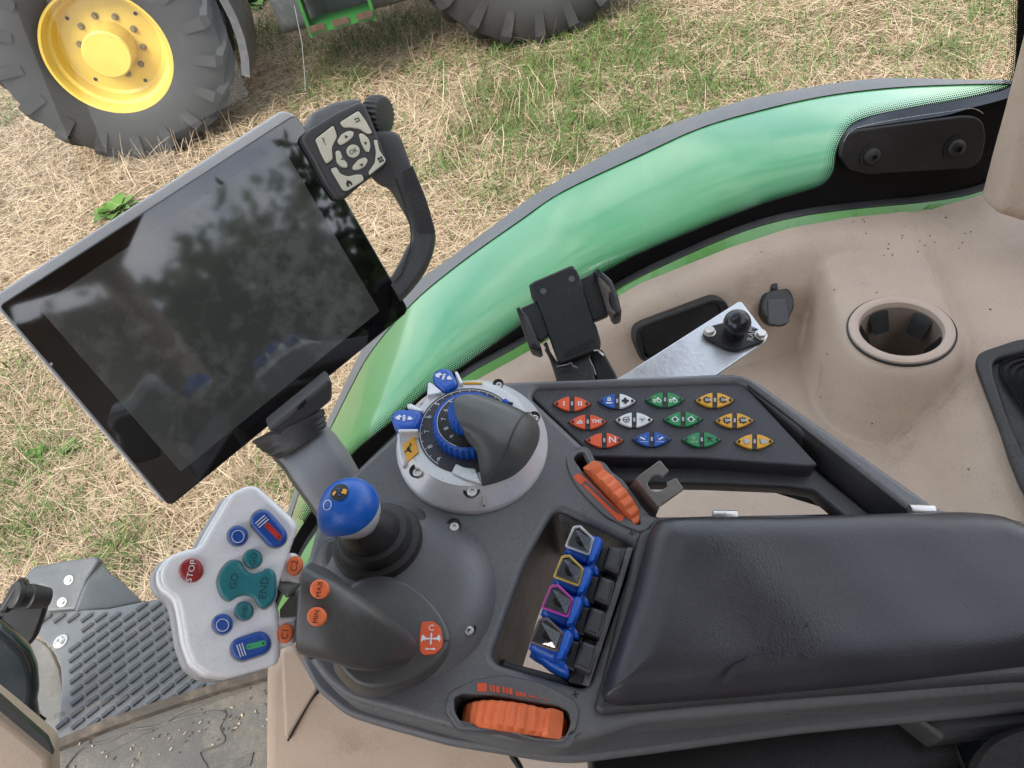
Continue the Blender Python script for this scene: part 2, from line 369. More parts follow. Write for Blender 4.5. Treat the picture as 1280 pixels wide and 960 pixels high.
# ================================================================== SETTING
# ground: one sheet to the horizon
def ground_mat():
    m = bpy.data.materials.new('mown hay ground'); m.use_nodes = True; t = m.node_tree; p = t.nodes['Principled BSDF']; L = t.links.new
    tcn = t.nodes.new('ShaderNodeTexCoord')
    a = nn(t, 'ShaderNodeTexNoise', Scale=1.1, Detail=8., Roughness=.65); L(tcn.outputs['Object'], a.inputs['Vector'])
    b = nn(t, 'ShaderNodeTexNoise', Scale=55., Detail=6., Roughness=.7, Distortion=1.5); L(tcn.outputs['Object'], b.inputs['Vector'])
    r = t.nodes.new('ShaderNodeValToRGB'); cr = r.color_ramp; cr.elements[0].position = .35; cr.elements[0].color = (.12, .085, .045, 1); cr.elements[1].position = .68; cr.elements[1].color = (.38, .28, .17, 1)
    L(b.outputs['Fac'], r.inputs[0])
    r2 = t.nodes.new('ShaderNodeValToRGB'); r2.color_ramp.elements[0].position = .6; r2.color_ramp.elements[1].position = .8; L(a.outputs['Fac'], r2.inputs[0])
    mxn = t.nodes.new('ShaderNodeMixRGB'); L(r2.outputs[0], mxn.inputs[0]); L(r.outputs[0], mxn.inputs[1]); mxn.inputs[2].default_value = (.1, .13, .035, 1)
    L(mxn.outputs[0], p.inputs['Base Color']); p.inputs['Roughness'].default_value = .9; p.inputs['Specular IOR Level'].default_value = .1
    bp = nn(t, 'ShaderNodeBump', Strength=.9, Distance=.03); L(b.outputs['Fac'], bp.inputs['Height']); L(bp.outputs[0], p.inputs['Normal'])
    return m
g = mesh('ground', [(-1500, -1500, 0), (1500, -1500, 0), (1500, 1500, 0), (-1500, 1500, 0)], [(0, 1, 2, 3)], ground_mat(), smooth=False)
tag(g, 'dry mown hay field', None, None, 'structure')

# blades of hay and grass: joined, nobody could count them
def G(x, y): return hit(x, y, (0, 0, 0), np.array([0, 0, 1.]))[:2]
GREEN_PATCH = [(900, 60, .35, .6), (1000, 90, .3, .5), (640, 60, .4, .9), (880, 110, .4, .9), (800, 150, .35, .9), (680, 120, .6, 1.3), (620, 160, .4, .9), (590, 190, .3, .5), (760, 70, .55, 1.3), (800, 45, .4, 1), (700, 170, .45, 1.1), (830, 90, .4, .9), (900, 150, .3, .8), (730, 190, .35, .9), (640, 240, .3, .6), (620, 110, .35, .7), (560, 210, .3, .6),
               (330, 50, .35, .9), (440, 60, .4, .9), (420, 110, .35, .7), (500, 40, .4, .8), (700, 30, .4, .6), (1180, 75, .35, .6), (1060, 70, .25, .35), (1220, 8, .4, .7), (960, 40, .5, .35), (540, 90, .3, .5),
               (40, 590, .22, .6), (30, 660, .22, .6), (90, 560, .2, .4), (150, 700, .15, .5), (360, 600, .15, .45), (20, 470, .2, .35), (110, 640, .18, .4), (5, 150, .3, .5), (700, 280, .25, .4), (470, 170, .25, .4), (60, 520, .2, .3)]
GP = [(*G(x, y), r, d) for x, y, r, d in GREEN_PATCH]
def green_at(X, Y):
    o = np.zeros(len(X))
    for gx, gy, r, d in GP: o = np.maximum(o, d*np.exp(-((X-gx)**2+(Y-gy)**2)/(1.0*r*r))*np.clip(.75+.5*np.sin(X*9+Y*4)*np.sin(Y*11-X*3), 0, 1))
    return o
def in_view(X, Y, margin=60):
    v = np.stack([X-CAM[0], Y-CAM[1], np.full_like(X, -CAM[2])], 1); z = v@FW
    px, py = 640+F*(v@RT)/z, 480-F*(v@UP)/z
    return (z > .1) & (px > -margin) & (px < 1280+margin) & (py > -margin-40) & (py < 960+margin)
def blades(name, X, Y, Lg, lay, wid, mat, label, curl=.5, seg=2, z0=0.):
    n = len(X); az = RNG.uniform(0, 2*np.pi, n); el = lay
    d = np.stack([np.cos(az)*np.cos(el), np.sin(az)*np.cos(el), np.sin(el)], 1)
    s = np.stack([-np.sin(az), np.cos(az), np.zeros(n)], 1); roll = RNG.uniform(-1, 1, n)[:, None]
    s = s*np.cos(roll*.9)+np.array([0, 0, 1.])*np.sin(roll*.9)
    bend = np.stack([RNG.normal(0, 1, n), RNG.normal(0, 1, n), -np.abs(RNG.normal(0, .6, n))], 1)*curl
    base = np.stack([X, Y, RNG.uniform(0, .03, n)+z0], 1); V = []
    for k in range(seg+1):
        t = k/seg; c = base+d*(Lg*t)[:, None]+bend*(Lg*t*t*.35)[:, None]; c[:, 2] = np.maximum(c[:, 2], .004)
        ww = (wid*(1-.75*t))[:, None]
        V += [c-s*ww, c+s*ww]
    V = np.stack(V, 1).reshape(-1, 3); m = 2*(seg+1); q = []
    for k in range(seg): q.append([2*k, 2*k+1, 2*k+3, 2*k+2])
    q = np.asarray(q); Fc = (np.arange(n)[:, None, None]*m+q[None]).reshape(-1, 4)
    me = bpy.data.meshes.new(name); me.vertices.add(len(V)); me.vertices.foreach_set('co', V.ravel())
    me.loops.add(Fc.size); me.loops.foreach_set('vertex_index', Fc.ravel().astype(np.int32))
    me.polygons.add(len(Fc)); me.polygons.foreach_set('loop_start', np.arange(0, Fc.size, 4, dtype=np.int32))
    me.materials.append(mat); me.update(calc_edges=True)
    o = bpy.data.objects.new(name, me); col.objects.link(o); return tag(o, label, None, None, 'stuff')
def scatter(n, x0, x1, y0, y1):
    # more blades close to the cab, fewer far off
    u = RNG.uniform(0, 1, n); X = x0*(x1/x0)**u; Y = RNG.uniform(y0, y1, n); k = in_view(X, Y); return X[k], Y[k]
X, Y = scatter(620000, 1.3, 11.5, -6.5, 6.5)
clump = np.sin(X*3.1+np.cos(Y*2.3)*2)+np.sin(Y*4.7+X*1.3)+RNG.normal(0, .9, len(X))
keep = (RNG.uniform(0, 1, len(X)) > green_at(X, Y)*.95) & (clump > -1.6); X, Y = X[keep], Y[keep]; n = len(X)
blades('dry_grass', X, Y, RNG.uniform(.05, .20, n), np.abs(RNG.normal(.10, .26, n)), RNG.uniform(.0009, .0024, n)*(1+X*.05), STRAW, 'dry cut hay lying over the field', .7, 2)
X, Y = scatter(300000, 1.3, 11.5, -6.5, 6.5)
keep = RNG.uniform(0, 1, len(X)) < green_at(X, Y)*1.5+.006; X, Y = X[keep], Y[keep]; n = len(X)
blades('green_grass', X, Y, RNG.uniform(.05, .17, n), RNG.uniform(.4, 1.45, n), RNG.uniform(.0018, .0038, n)*(1+X*.05), GRASSM, 'short green grass growing through the hay', .8, 2)
X = RNG.uniform(3, 9, 700); Y = RNG.uniform(-4, 4, 700); cx = np.floor(X*1.3)/1.3+.3*np.sin(Y*9); X = .35*X+.65*cx
for px_, py_, k_, r_ in ((560, 150, 170, .28), (600, 170, 120, .3), (520, 55, 90, .25), (170, 215, 120, .22), (250, 190, 90, .2), (640, 235, 70, .3), (30, 510, 90, .12), (330, 590, 80, .1), (230, 620, 60, .1)):
    gx, gy = G(px_, py_); X = np.r_[X, RNG.normal(gx, r_, k_)]; Y = np.r_[Y, RNG.normal(gy, r_*1.6, k_)]
n = len(X)
blades('straw_stalks', X, Y, RNG.uniform(.10, .30, n), RNG.uniform(.6, 1.45, n), RNG.uniform(.0015, .003, n)*1.2, STRAW, 'uncut yellow stalks standing in the hay', .35, 3)

# weeds
def weed(px, py, r, k, label, hgt=.12):
    gx, gy = G(px, py); b = B(); k = int(k*1.4)
    for i in range(k):
        a = i*2.4+random.random(); tilt = random.uniform(.35, 1.1); ln = r*random.uniform(.7, 1.2); wd = ln*.22
        d = np.array([math.cos(a)*math.cos(tilt), math.sin(a)*math.cos(tilt), math.sin(tilt)]); s = np.array([-math.sin(a), math.cos(a), 0])
        V = []; Fc = []
        for j, (t, q) in enumerate(((0, .12), (.25, .7), (.55, 1), (.8, .75), (1, .05))):
            c = np.array([gx, gy, .01])+d*ln*t-np.array([0, 0, 1])*ln*.45*t*t
            V += [c-s*wd*q+np.array([0, 0, .012]), c, c+s*wd*q+np.array([0, 0, .012])]
            if j: m = 3*j; Fc += [(m-3, m-2, m+1, m), (m-2, m-1, m+2, m+1)]
        b.add(V, Fc)
    o = b.build('weed_plant', WEEDM, None); return tag(o, label, 'weed', 'broad-leaved weeds in the hay')
weed(148, 268, .19, 16, 'broad-leaved green weed growing behind the top edge of the display')
weed(52, 575, .09, 7, 'small broad-leaved weed by the lower edge of the display')
weed(92, 566, .08, 6, 'smallest green weed, growing beside the other near the display')
weed(316, 8, .3, 24, 'bushy green weed beside the yellow-rimmed wheel')

# ------------------------------------------------------------------ side trim of the cab (one moulded sheet)
SILL = KC([(-230, 1098), (-120, 1022), (0, 957), (300, 837), (500, 772), (700, 737), (900, 722), (1060, 702), (1150, 672), (1200, 641)])
SILL = [(583, 486), (640, 455), (700, 421), (750, 388)] + SILL[2:]
sill_w = np.array([PGL.w(x, y, .02) for x, y in SILL])
CUP = at(1126, 412, .83)                                      # centre of the cup ring
ZF = 1.825                                                     # pocket floor beside the cup
def smax(a, b, k): h = np.clip(.5+.5*(a-b)/k, 0, 1); return b*(1-h)+a*h+k*h*(1-h)
def trim_z(x, y):
    zs = np.interp(-y, -sill_w[:, 1], sill_w[:, 2]); xs = np.interp(-y, -sill_w[:, 1], sill_w[:, 0])
    xe = xs-.045-.03*np.clip((-y-.42)/.1, 0, 1)
    xe = xe-.05*np.exp(-((y+.70)/.10)**2)
    ramp = zs+.006-3.2*np.log1p(np.exp(np.clip((xe-x)/.010, -40, 40)))*.010
    fl = np.full_like(x, ZF)+.02*np.clip((.5-x)/.3, 0, 1)
    z = smax(fl, ramp, .02)
    # boss that carries the cup ring
    dx = x-CUP[0]; dy = y-CUP[1]; al = np.minimum(.96*dx-.28*dy, 0); d = np.hypot(al, .28*dx+.96*dy)
    boss = CUP[2]-.001-4.5*np.log1p(np.exp(np.clip((d-.063)/.004, -40, 40)))*.005
    z = smax(z, boss, .014)
    # raised rear part with the rubber tray
    q = (-y-.462)+.30*(.514-x)
    rear = CUP[2]-.003-1.6*np.log1p(np.exp(np.clip(-(q)/.02, -40, 40)))*.02-.22*np.clip(.47-x, 0, 1)
    z = smax(z, rear, .018)
    return z
def side_trim():
    nu, nv = 300, 170; ys = np.linspace(.085, -.80, nu); V = []; Fc = []
    X0 = np.interp(-ys, -sill_w[:, 1], sill_w[:, 0])
    for i, yy in enumerate(ys):
        xs = X0[i]-np.linspace(0, 1, nv)**1.0*(X0[i]-.16)
        V.append(np.stack([xs, np.full(nv, yy), trim_z(xs, np.full(nv, yy))], 1))
    V = np.concatenate(V)
    r = np.hypot(V[:, 0]-CUP[0], V[:, 1]-CUP[1]); hole = (r < .046)
    for i in range(nu-1):
        for j in range(nv-1):
            f = (i*nv+j, i*nv+j+1, (i+1)*nv+j+1, (i+1)*nv+j)
            if not any(hole[k] for k in f): Fc.append(f)
    return V, Fc
V, Fc = side_trim(); o = mesh('side_wall', V, Fc, BEIGE, sharp=180)
tag(o, 'beige moulded side trim', None, None, 'structure')

# front bottom box of the trim under the console
PBX = Pl(at(420, 900, .80), (-.93, .1, .36))
V, Fc = plate_geo([rp([(331, 838), (352, 800), (420, 770), (760, 800), (760, 1060), (330, 1060)], 14)], PBX, 0, .1, .012, 4)
o = mesh('seat_wall', V, Fc, BEIGE); tag(o, 'beige lower trim', None, None, 'structure')
# lid with a gap line on it
o = plate('trim_flap', rp(KY([(150, 520), (215, 515), (300, 655), (180, 860), (165, 845)]), 8), PBX, .006, .012, .004, BEIGE)
tag(o, 'beige trim flap beside the dark gap under the console', 'trim panel')
V, Fc = tube_geo([PBX.w(x, y, .003) for x, y in catmull(KY([(302, 668), (262, 705), (225, 765), (195, 825), (180, 858)]), 4, False)], [.001+.0018*math.sin(math.pi*k/16) for k in range(17)], 6)
o = mesh('trim_gap', V, Fc, BLACK); tag(o, 'dark gap', None, None, 'structure')

# floor and sill
PF = Pl((.6, .7, 1.16), (0, 0, 1)); 
V, Fc = plate_geo([[(62, 938), (331, 846), (420, 846), (520, 1100), (40, 1100)]], PF, 0, .03, .002)
o = mesh('cab_floor', V, Fc, FLOORM); tag(o, 'dirty grey cab floor mat', None, None, 'structure')
b = B()
V, Fc = tube_geo([PF.w(x, y, .0006) for x, y in catmull(KI([(420, 905), (560, 830), (700, 770), (800, 745), (860, 735), (905, 745), (880, 800), (900, 850), (850, 880), (800, 900), (830, 960)]), 4, False)], .0022, 6); b.add(V, Fc)
V, Fc = tube_geo([PF.w(x, y, .002) for x, y in catmull(KI([(260, 960), (330, 880), (440, 850), (520, 810), (640, 790), (720, 740), (850, 690), (1000, 640)]), 4, False)], .002, 6); b.add(V, Fc)
V, Fc = plate_geo([KI([(940, 930), (1015, 895), (1000, 950), (930, 965)])], PF, .003, .003, .001); b.add(V, Fc)
o = b.build('floor_relief', FLOORM); tag(o, None, None, None, 'structure')
A = [PF.w(x, y, .03) for x, y in KI([(190, 860), (420, 765), (640, 690), (860, 622), (1075, 560)])]
Bq = [PF.w(x, y, .015) for x, y in KI([(200, 893), (430, 800), (650, 722), (870, 652), (1085, 592)])]
V, Fc = strip_geo(A, Bq, (.0, 0, -.05)); o = mesh('door_sill', V, Fc, SILLM, smooth=False); tag(o, 'dirty sill', None, None, 'structure')
cr_b = B()
for k in range(70):
    t = random.random(); x = 70+260*t+random.uniform(-10, 50); y = 935-91*t+random.uniform(2, 40)+random.random()**3*40
    p = PF.w(x, y, .003); a = random.uniform(0, 3.14); l = random.uniform(.001, .0035)
    V, Fc = box_geo(p, (l, random.uniform(.0006, .0014), .0008), [(math.cos(a), math.sin(a), 0), (-math.sin(a), math.cos(a), 0), (0, 0, 1)]); cr_b.cur = random.randrange(3); cr_b.add(V, Fc)
o = cr_b.build('floor_crumbs', [STRAW, SILLM, BARK], smooth=False); tag(o, 'chaff and dirt crumbs on the floor', None, None, 'stuff')

# front post foot at the lower corner
PFP = Pl(at(20, 930, .72), (-.75, -.35, .55))
V, Fc = plate_geo([rp([(-120, 800), (0, 890), (64, 943), (72, 1100), (-120, 1100)], 8)], PFP, 0, .05, .008, 3)
o = mesh('front_pillar', V, Fc, BEIGE); tag(o, 'beige post foot', None, None, 'structure')
A = [PFP.w(x, y, .012) for x, y in [(-120, 778), (0, 874), (58, 925)]]; Bq = [PFP.w(x, y, .012) for x, y in [(-120, 797), (0, 889), (66, 944)]]
V, Fc = strip_geo(A, Bq, PFP.n*-.01); o = mesh('pillar_trim', V, Fc, RUBBER); tag(o, None, None, None, 'structure')

# rear pillar on the right: beige cover and black rubber
PRP = Pl(at(1262, 220, .80), (-.85, .30, .25))
V, Fc = plate_geo([rp([(1245, 268), (1262, 205), (1278, 150), (1318, 0), (1450, -200), (1500, 330), (1300, 285)], 10)], PRP, 0, .06, .012, 4)
o = mesh('rear_pillar', V, Fc, BEIGE); tag(o, 'beige rear post', None, None, 'structure')
# roof and the other posts, which shade the cab and stand in the display's reflection
b = B()      # roof; glazed hatch towards the window side is added to let skylight in
for c, hh in (((-.19, .28, 2.98), (.51, .80, .05)), ((.76, .28, 2.98), (.12, .80, .05)), ((.48, -.41, 2.981), (.16, .11, .049)), ((.48, .98, 2.981), (.16, .10, .049))): b.add(*box_geo(c, hh))
o = b.build('cab_roof', HEADL, smooth=False); tag(o, 'cab roof', None, None, 'structure')
o = mesh('added_roof_window', *box_geo((.48, .29, 3.0), (.16, .59, .003)), glass_mat('tinted glass of added hatch', (.8, .86, .86), .8), smooth=False); tag(o, 'roof hatch glass added for skylight', None, None, 'structure')
b = B()
for p0, p1 in (((-.70, 1.02, 1.2), (-.68, 1.0, 2.94)), ((-.72, -.56, 1.7), (-.68, -.50, 2.94)), ((.78, 1.1, 1.2), (.86, 1.05, 2.94))):
    V, Fc = tube_geo([p0, p1], .04, 10); b.add(V, Fc)
o = mesh('cab_floor', *box_geo((-.06, .12, 1.12), (.68, .93, .012)), FLOORM, smooth=False); tag(o, 'cab floor', None, None, 'structure')
o = mesh('cab_wall', *box_geo((-.76, .12, 1.48), (.02, .95, .36)), BEIGE, smooth=False); tag(o, 'left door lower wall', None, None, 'structure')
o = mesh('cab_wall', *box_geo((-.76, .0, 2.37), (.02, .53, .53)), HEADL, smooth=False); tag(o, 'unseen wall added to block light from the left', None, None, 'structure')  # unseen wall, added to keep side light out and darken the display's reflection
o = mesh('cab_wall', *box_geo((.0, -.83, 1.46), (.76, .02, .35)), BEIGE, smooth=False); tag(o, 'rear lower wall', None, None, 'structure')
o = b.build('cab_pillar', BEIGE); tag(o, 'cab posts', None, None, 'structure')

def ringloft(P, rings, n=48, cap=True):
    """rings: (picture loop, height over P); loops are resampled to n points starting from the same side"""
    V = []; Fc = []
    for lp, h in rings:
        a = np.asarray(lp, float); a = np.vstack([a, a[:1]]); s = np.r_[0, np.cumsum(np.hypot(*np.diff(a, axis=0).T))]
        t = np.linspace(0, s[-1], n, endpoint=False); q = np.stack([np.interp(t, s, a[:, 0]), np.interp(t, s, a[:, 1])], 1)
        V += [P.w(x, y, h) for x, y in q]
    m = len(rings)
    for i in range(m-1):
        for k in range(n):
            k2 = (k+1) % n; Fc.append((i*n+k, i*n+k2, (i+1)*n+k2, (i+1)*n+k))
    if cap: Fc.append(tuple((m-1)*n+k for k in range(n)))
    return V, Fc
def merge(name, geos, mat, parent=None, **k):
    b = B()
    for V, Fc in geos: b.add(V, Fc)
    return b.build(name, mat, parent, **k)
def printed(name, polys, P, h, mat, parent):
    """flat print: picture polygons laid on P"""
    return merge(name, [plate_geo([q], P, h, .0003, 0) for q in polys], mat, parent, smooth=False)

# ================================================================== SIDE WINDOW
FRU = [(330, 760), (345, 715), (371, 668), (392, 636), (438, 571), (490, 527), (537, 487), (586, 453), (647, 410), (700, 373), (760, 338), (800, 317), (875, 285), (950, 256), (1002, 240), (1028, 231), (1042, 215), (1046, 190), (1057, 166), (1077, 150),
       (1137, 136), (1212, 122), (1250, 112), (1266, 103), (1271, 70), (1273, 20), (1275, -60)]
FRU = catmull(FRU, 5, False)
GSU = [(345, 765), (352, 748), (376, 695), (399, 660), (440, 606), (500, 545), (545, 503), (583, 470), (640, 438), (700, 404), (750, 376)]+KC([(0, 925), (300, 790), (500, 730), (700, 700), (950, 675), (1100, 650), (1200, 615)])
GSL = [(353, 772), (361, 752), (385, 699), (408, 665), (450, 612), (510, 555), (555, 512)]+SILL[:4]+KC([(0, 957), (300, 837), (500, 772), (700, 737), (900, 722), (1100, 690), (1200, 641)])
t = thing('side_window', PGL.w(800, 340), 'curved cab side window with black dotted border and rubber seal', 'window')
gv = []
bot = [PGL.uv(x, y+4) for x, y in GSU[7:]]
def gz(y, z): return np.array([(np.array([.75+.25*(z-1.9), y, z])-PGL.o)@PGL.u, (np.array([.75+.25*(z-1.9), y, z])-PGL.o)@PGL.v])
gl = [tuple(q) for q in bot]+[tuple(gz(-.80, 2.93)), tuple(gz(1.06, 2.93)), tuple(gz(1.06, 1.72)), tuple(gz(.22, 1.72))]
V, Fc = curve_geo([gl], 0, 0); V = PGL.W(V[:, 0], V[:, 1], V[:, 2]-.003)
b = B().add(V, Fc); xb = .75+.25*(1.72-1.9)
pb = [PGL.W(*gz(.22, 1.72), -.003), PGL.W(*gz(1.06, 1.72), -.003), np.array([xb+.075, 1.09, 1.2]), np.array([xb+.075, .40, 1.2])]
b.add(pb, [(0, 1, 2, 3)])
b.build('pane', GLASS, t, smooth=False)
fr_poly = FRU+[(1300, -60), (1292, 150), (1250, 233)]+[(x, y+2) for x, y in GSU[::-1][1:]]
plate('border_band', [fr_poly], PGL, .0012, .001, 0, FRITM, t)
# dotted fade along the border
b = B(); C_ = np.asarray(FRU); s = np.r_[0, np.cumsum(np.hypot(*np.diff(C_, axis=0).T))]
for row in range(6):
    d = 1.2+2.5*row; rad = 1.35-.19*row
    for tt in np.arange(120+(row % 2)*1.3, s[-1], 2.6):
        x, y = np.interp(tt, s, C_[:, 0]), np.interp(tt, s, C_[:, 1]); x2, y2 = np.interp(tt+3, s, C_[:, 0]), np.interp(tt+3, s, C_[:, 1])
        l = math.hypot(x2-x, y2-y)+1e-6; nx, ny = (y2-y)/l, -(x2-x)/l
        V = [PGL.w(x+nx*d+rad*math.cos(a), y+ny*d+rad*math.sin(a), .001) for a in (0, 1.047, 2.094, 3.1416, 4.189, 5.236)]; b.add(V, [(0, 5, 4, 3, 2, 1)])
o = b.build('border_dots', FRITM, t, smooth=False); tag(o, None, None, None, 'stuff')
A = [PGL.w(x, y-8, .004) for x, y in catmull(GSU, 4, False)]; Bq = [PGL.w(x, y-1, .012) for x, y in catmull(GSU, 4, False)]
mesh('seal', *strip_geo(A, Bq, PGL.n*-.008), RUBBER, t)
A = [PGL.w(x, y, .012) for x, y in catmull(GSU, 4, False)]; Bq = [PGL.w(x, y+1, .022) for x, y in catmull(GSL, 4, False)]
V, Fc = strip_geo(A, Bq, PGL.n*-.03)
o = merge('window_frame', [(V, Fc), plate_geo([rp(KR([(420, 718), (515, 700), (530, 672), (640, 664), (640, 690), (545, 718), (520, 728), (425, 728)]), 2)], PGL, .024, .006, .001)], GREENS, t)

# hinge cover with two bolts
t = thing('hinge_cover', PGL.w(1140, 190), 'black rounded hinge cover with two big bolts in the corner of the side window', 'hinge cover')
plate('cover_plate', rp(KR([(85, 430), (95, 360), (112, 312), (160, 290), (700, 217), (765, 222), (802, 255), (815, 330), (790, 440), (740, 485), (220, 515), (130, 495)]), 6), PGL, .014, .010, .003, BLACK, t, 3)
A = [PGL.w(x, y, .0015) for x, y in catmull(KR([(95, 350), (120, 285), (180, 245), (350, 195), (600, 155), (800, 115), (900, 90), (950, 60)]), 4, False)]
Bq = [PGL.w(x, y, .010) for x, y in catmull(KR([(90, 362), (112, 312), (160, 283), (350, 255), (600, 218), (730, 180), (850, 150), (985, 110)]), 4, False)]
mesh('cover_rim', *strip_geo(A, Bq, PGL.n*-.003), BLUGR, t)
b = B(); A_ = catmull(KR([(100, 345), (130, 300), (190, 272), (350, 238), (600, 200), (740, 182), (800, 210)]), 5, False); C_ = np.asarray(A_); s = np.r_[0, np.cumsum(np.hypot(*np.diff(C_, axis=0).T))]
for tt in np.arange(0, s[-1], 2.2):
    V = [PGL.w(np.interp(tt, s, C_[:, 0])+.7*math.cos(a), np.interp(tt, s, C_[:, 1])+.7*math.sin(a), .016) for a in (0, 1.57, 3.14, 4.71)]; b.add(V, [(0, 3, 2, 1)])
o = b.build('white_dots', WHIP, t, smooth=False); tag(o, None, None, None, 'stuff')
for cx, cy, r in ((235, 420, 44), (655, 380, 47)):
    (x, y), = KR([(cx, cy)]); rr = r/4*.00098
    c = PGL.w(x, y, .014); bo = lathe('bolt', c, PGL.n, [(rr*1.35, 0), (rr*1.35, .0015), (rr, .0016), (rr*.97, .004), (rr*.8, .0065), (rr*.45, .008), (rr*.3, .0082), (rr*.28, .005), (0, .005)], BLACK, t)

# ================================================================== GREEN FENDER BEYOND THE WINDOW
G_IN = [(338, 760), (352, 690), (380, 600), (415, 532), (434, 494), (464, 440), (515, 380), (576, 329), (652, 275), (704, 240), (800, 195), (875, 161), (950, 139), (1025, 122), (1100, 112), (1175, 107.5), (1265, 106), (1330, 110), (1420, 124)]
G_OUT = [(332, 750), (347, 685), (375, 592), (411, 522), (430, 482), (460, 424), (510, 362), (563, 322), (618, 281), (669, 243), (738, 203), (800, 171), (875, 142), (950, 120), (1025, 107), (1081, 99), (1137, 97.5), (1212, 101), (1300, 103), (1420, 118)]
def onx(pts, x): return [hit(a, b_, (x, 0, 0), np.array([1., 0, 0])) for a, b_ in catmull(pts, 5, False)]
gi = np.array(onx(G_IN, 1.10)); go = np.array(onx(G_OUT, 1.17)); 
t = thing('tractor_fender', (.98, -.4, 1.2), 'glossy green rear fender arching behind the side window, grey rubber lip along its edge', 'fender')
prof = [(1.10, 0, 1), (1.06, .004, 1), (1.0, .007, 1), (.94, .007, 1), (.90, .0, 1), (.875, -.03, 1), (.865, -.10, 1), (.86, -.5, .6)]
V = []; Fc = []; m = len(gi); cz, cy = .85, -.45
for xx, dz, k in prof:
    for p in gi:
        rad = np.array([0, p[1]-cy, p[2]-cz]); rad = rad/np.linalg.norm(rad); V.append(np.array([xx, p[1], p[2]])+rad*dz)
for i in range(len(prof)-1): Fc += [(i*m+j, i*m+j+1, (i+1)*m+j+1, (i+1)*m+j) for j in range(m-1)]
mesh('shell', V, Fc, GREENP, t, sharp=60)
def lipgeo():
    n1 = 90; ti = np.linspace(0, 1, n1)
    def rs(a): s = np.r_[0, np.cumsum(np.linalg.norm(np.diff(a, axis=0), axis=1))]/np.sum(np.linalg.norm(np.diff(a, axis=0), axis=1)); return np.stack([np.interp(ti, s, a[:, k]) for k in range(3)], 1)
    a, b_ = rs(gi), rs(go); V = []; Fc = []
    for off in ((0, .002), (.35, .006), (.75, .004), (1, 0), (1.02, -.03), (.6, -.035)):
        for i in range(n1): V.append(a[i]*(1-off[0])+b_[i]*off[0]+np.array([0, 0, off[1]]))
    for r in range(5): Fc += [(r*n1+j, r*n1+j+1, (r+1)*n1+j+1, (r+1)*n1+j) for j in range(n1-1)]
    return V, Fc
mesh('rubber_lip', *lipgeo(), FLIP, t, sharp=50)

# ================================================================== CONTROL CONSOLE
OUTL = [(505, 531), (520, 500), (560, 482), (600, 478), (627, 476), (760, 471), (905, 465), (932, 467), (960, 484), (1176, 636), (1290, 650), (1430, 660), (1430, 850), (1280, 862), (1000, 886), (800, 903), (745, 922), (695, 934), (640, 928), (540, 903), (480, 886), (436, 874), (405, 850), (384, 820), (374, 790), (378, 730), (386, 690), (400, 640), (445, 586)]
OPENING = rp([(664, 496), (671, 485), (924, 477), (934, 481), (1142, 644), (1100, 655), (860, 658), (818, 648), (795, 638), (770, 610), (745, 583), (735, 562)], 5)
SLOT = rp([(694, 634), (797, 684), (735, 862), (612, 826), (657, 701)], 16)
WU_HOLE = rp(KX([(112, 225), (150, 180), (205, 172), (260, 290), (345, 300), (400, 375), (500, 450), (600, 590), (680, 720), (695, 790), (650, 795), (520, 690), (390, 545), (250, 400), (195, 345)]), 3)
WL_HOLE = rp(KJ([(78, 760), (76, 712), (105, 697), (200, 702), (440, 742), (482, 760), (490, 800), (470, 858), (370, 850), (250, 812), (110, 812)]), 5)
t = console = thing('control_console', PC.w(600, 700), 'dark grey right-hand control console carrying the joystick, levers and dials', 'control console')
plate('body', [rp(OUTL, 14), OPENING, SLOT, WU_HOLE, WL_HOLE], PC, 0, .036, .0045, GREY, t, 3)
# lower rail, visible as a lighter band under the body
RAIL = [(400, 640), (440, 592), (505, 540), (700, 520), (1290, 700), (1430, 700), (1430, 878), (1280, 888), (1000, 915), (800, 942), (722, 952), (690, 951), (560, 930), (480, 908), (432, 893), (395, 862), (376, 826), (370, 795)]
RSH = [(x, y) for x, y in RAIL]
plate('rail', [rp(RSH, 14), rp([(668, 500), (940, 490), (1130, 646), (820, 652)], 6), rp([(690, 640), (780, 690), (725, 850), (630, 825), (660, 710)], 10)], PC, -.034, .010, .003, mat('grey rail plastic', (.13, .13, .14), .4, dust=.15), t)
# ledge under the switch panel and the sloping arm beside it
plate('ledge', rp([(742, 566), (880, 572), (1014, 582), (1095, 648), (1060, 650), (1016, 613), (983, 608), (880, 604), (777, 603)], 4), PC, -.018, .012, .002, GREYD, t)
A = [PC.w(x, y, -.0005) for x, y in [(934, 481), (1000, 532), (1070, 587), (1142, 644)]]; Bq = [PC.w(x, y, -.019) for x, y in [(938, 484), (985, 540), (1026, 584), (1094, 648)]]
mesh('sloping_arm', *strip_geo(A, Bq, NC*-.004), GREYD, t)  # dark grey paints in the shade of a slope turned from the sky
# box of the armrest under the pad
plate('armrest_base', rp([(800, 658), (1000, 652), (1430, 652), (1430, 846), (1270, 850), (900, 878), (752, 892), (742, 884), (752, 850)], 16), PC, .006, .02, .004, GREYD, t, 3)
for x, y in ((905, 644), (1151, 637)):
    e = PC.w(x+10, y, .004)-PC.w(x, y, .004); V, Fc = lathe_geo(PC.w(x-14, y+1, .003), e, [(.0035, 0), (.0037, .001), (.0037, .014), (.0035, .015)], 14); mesh('hinge', V, Fc, STEEL, t)
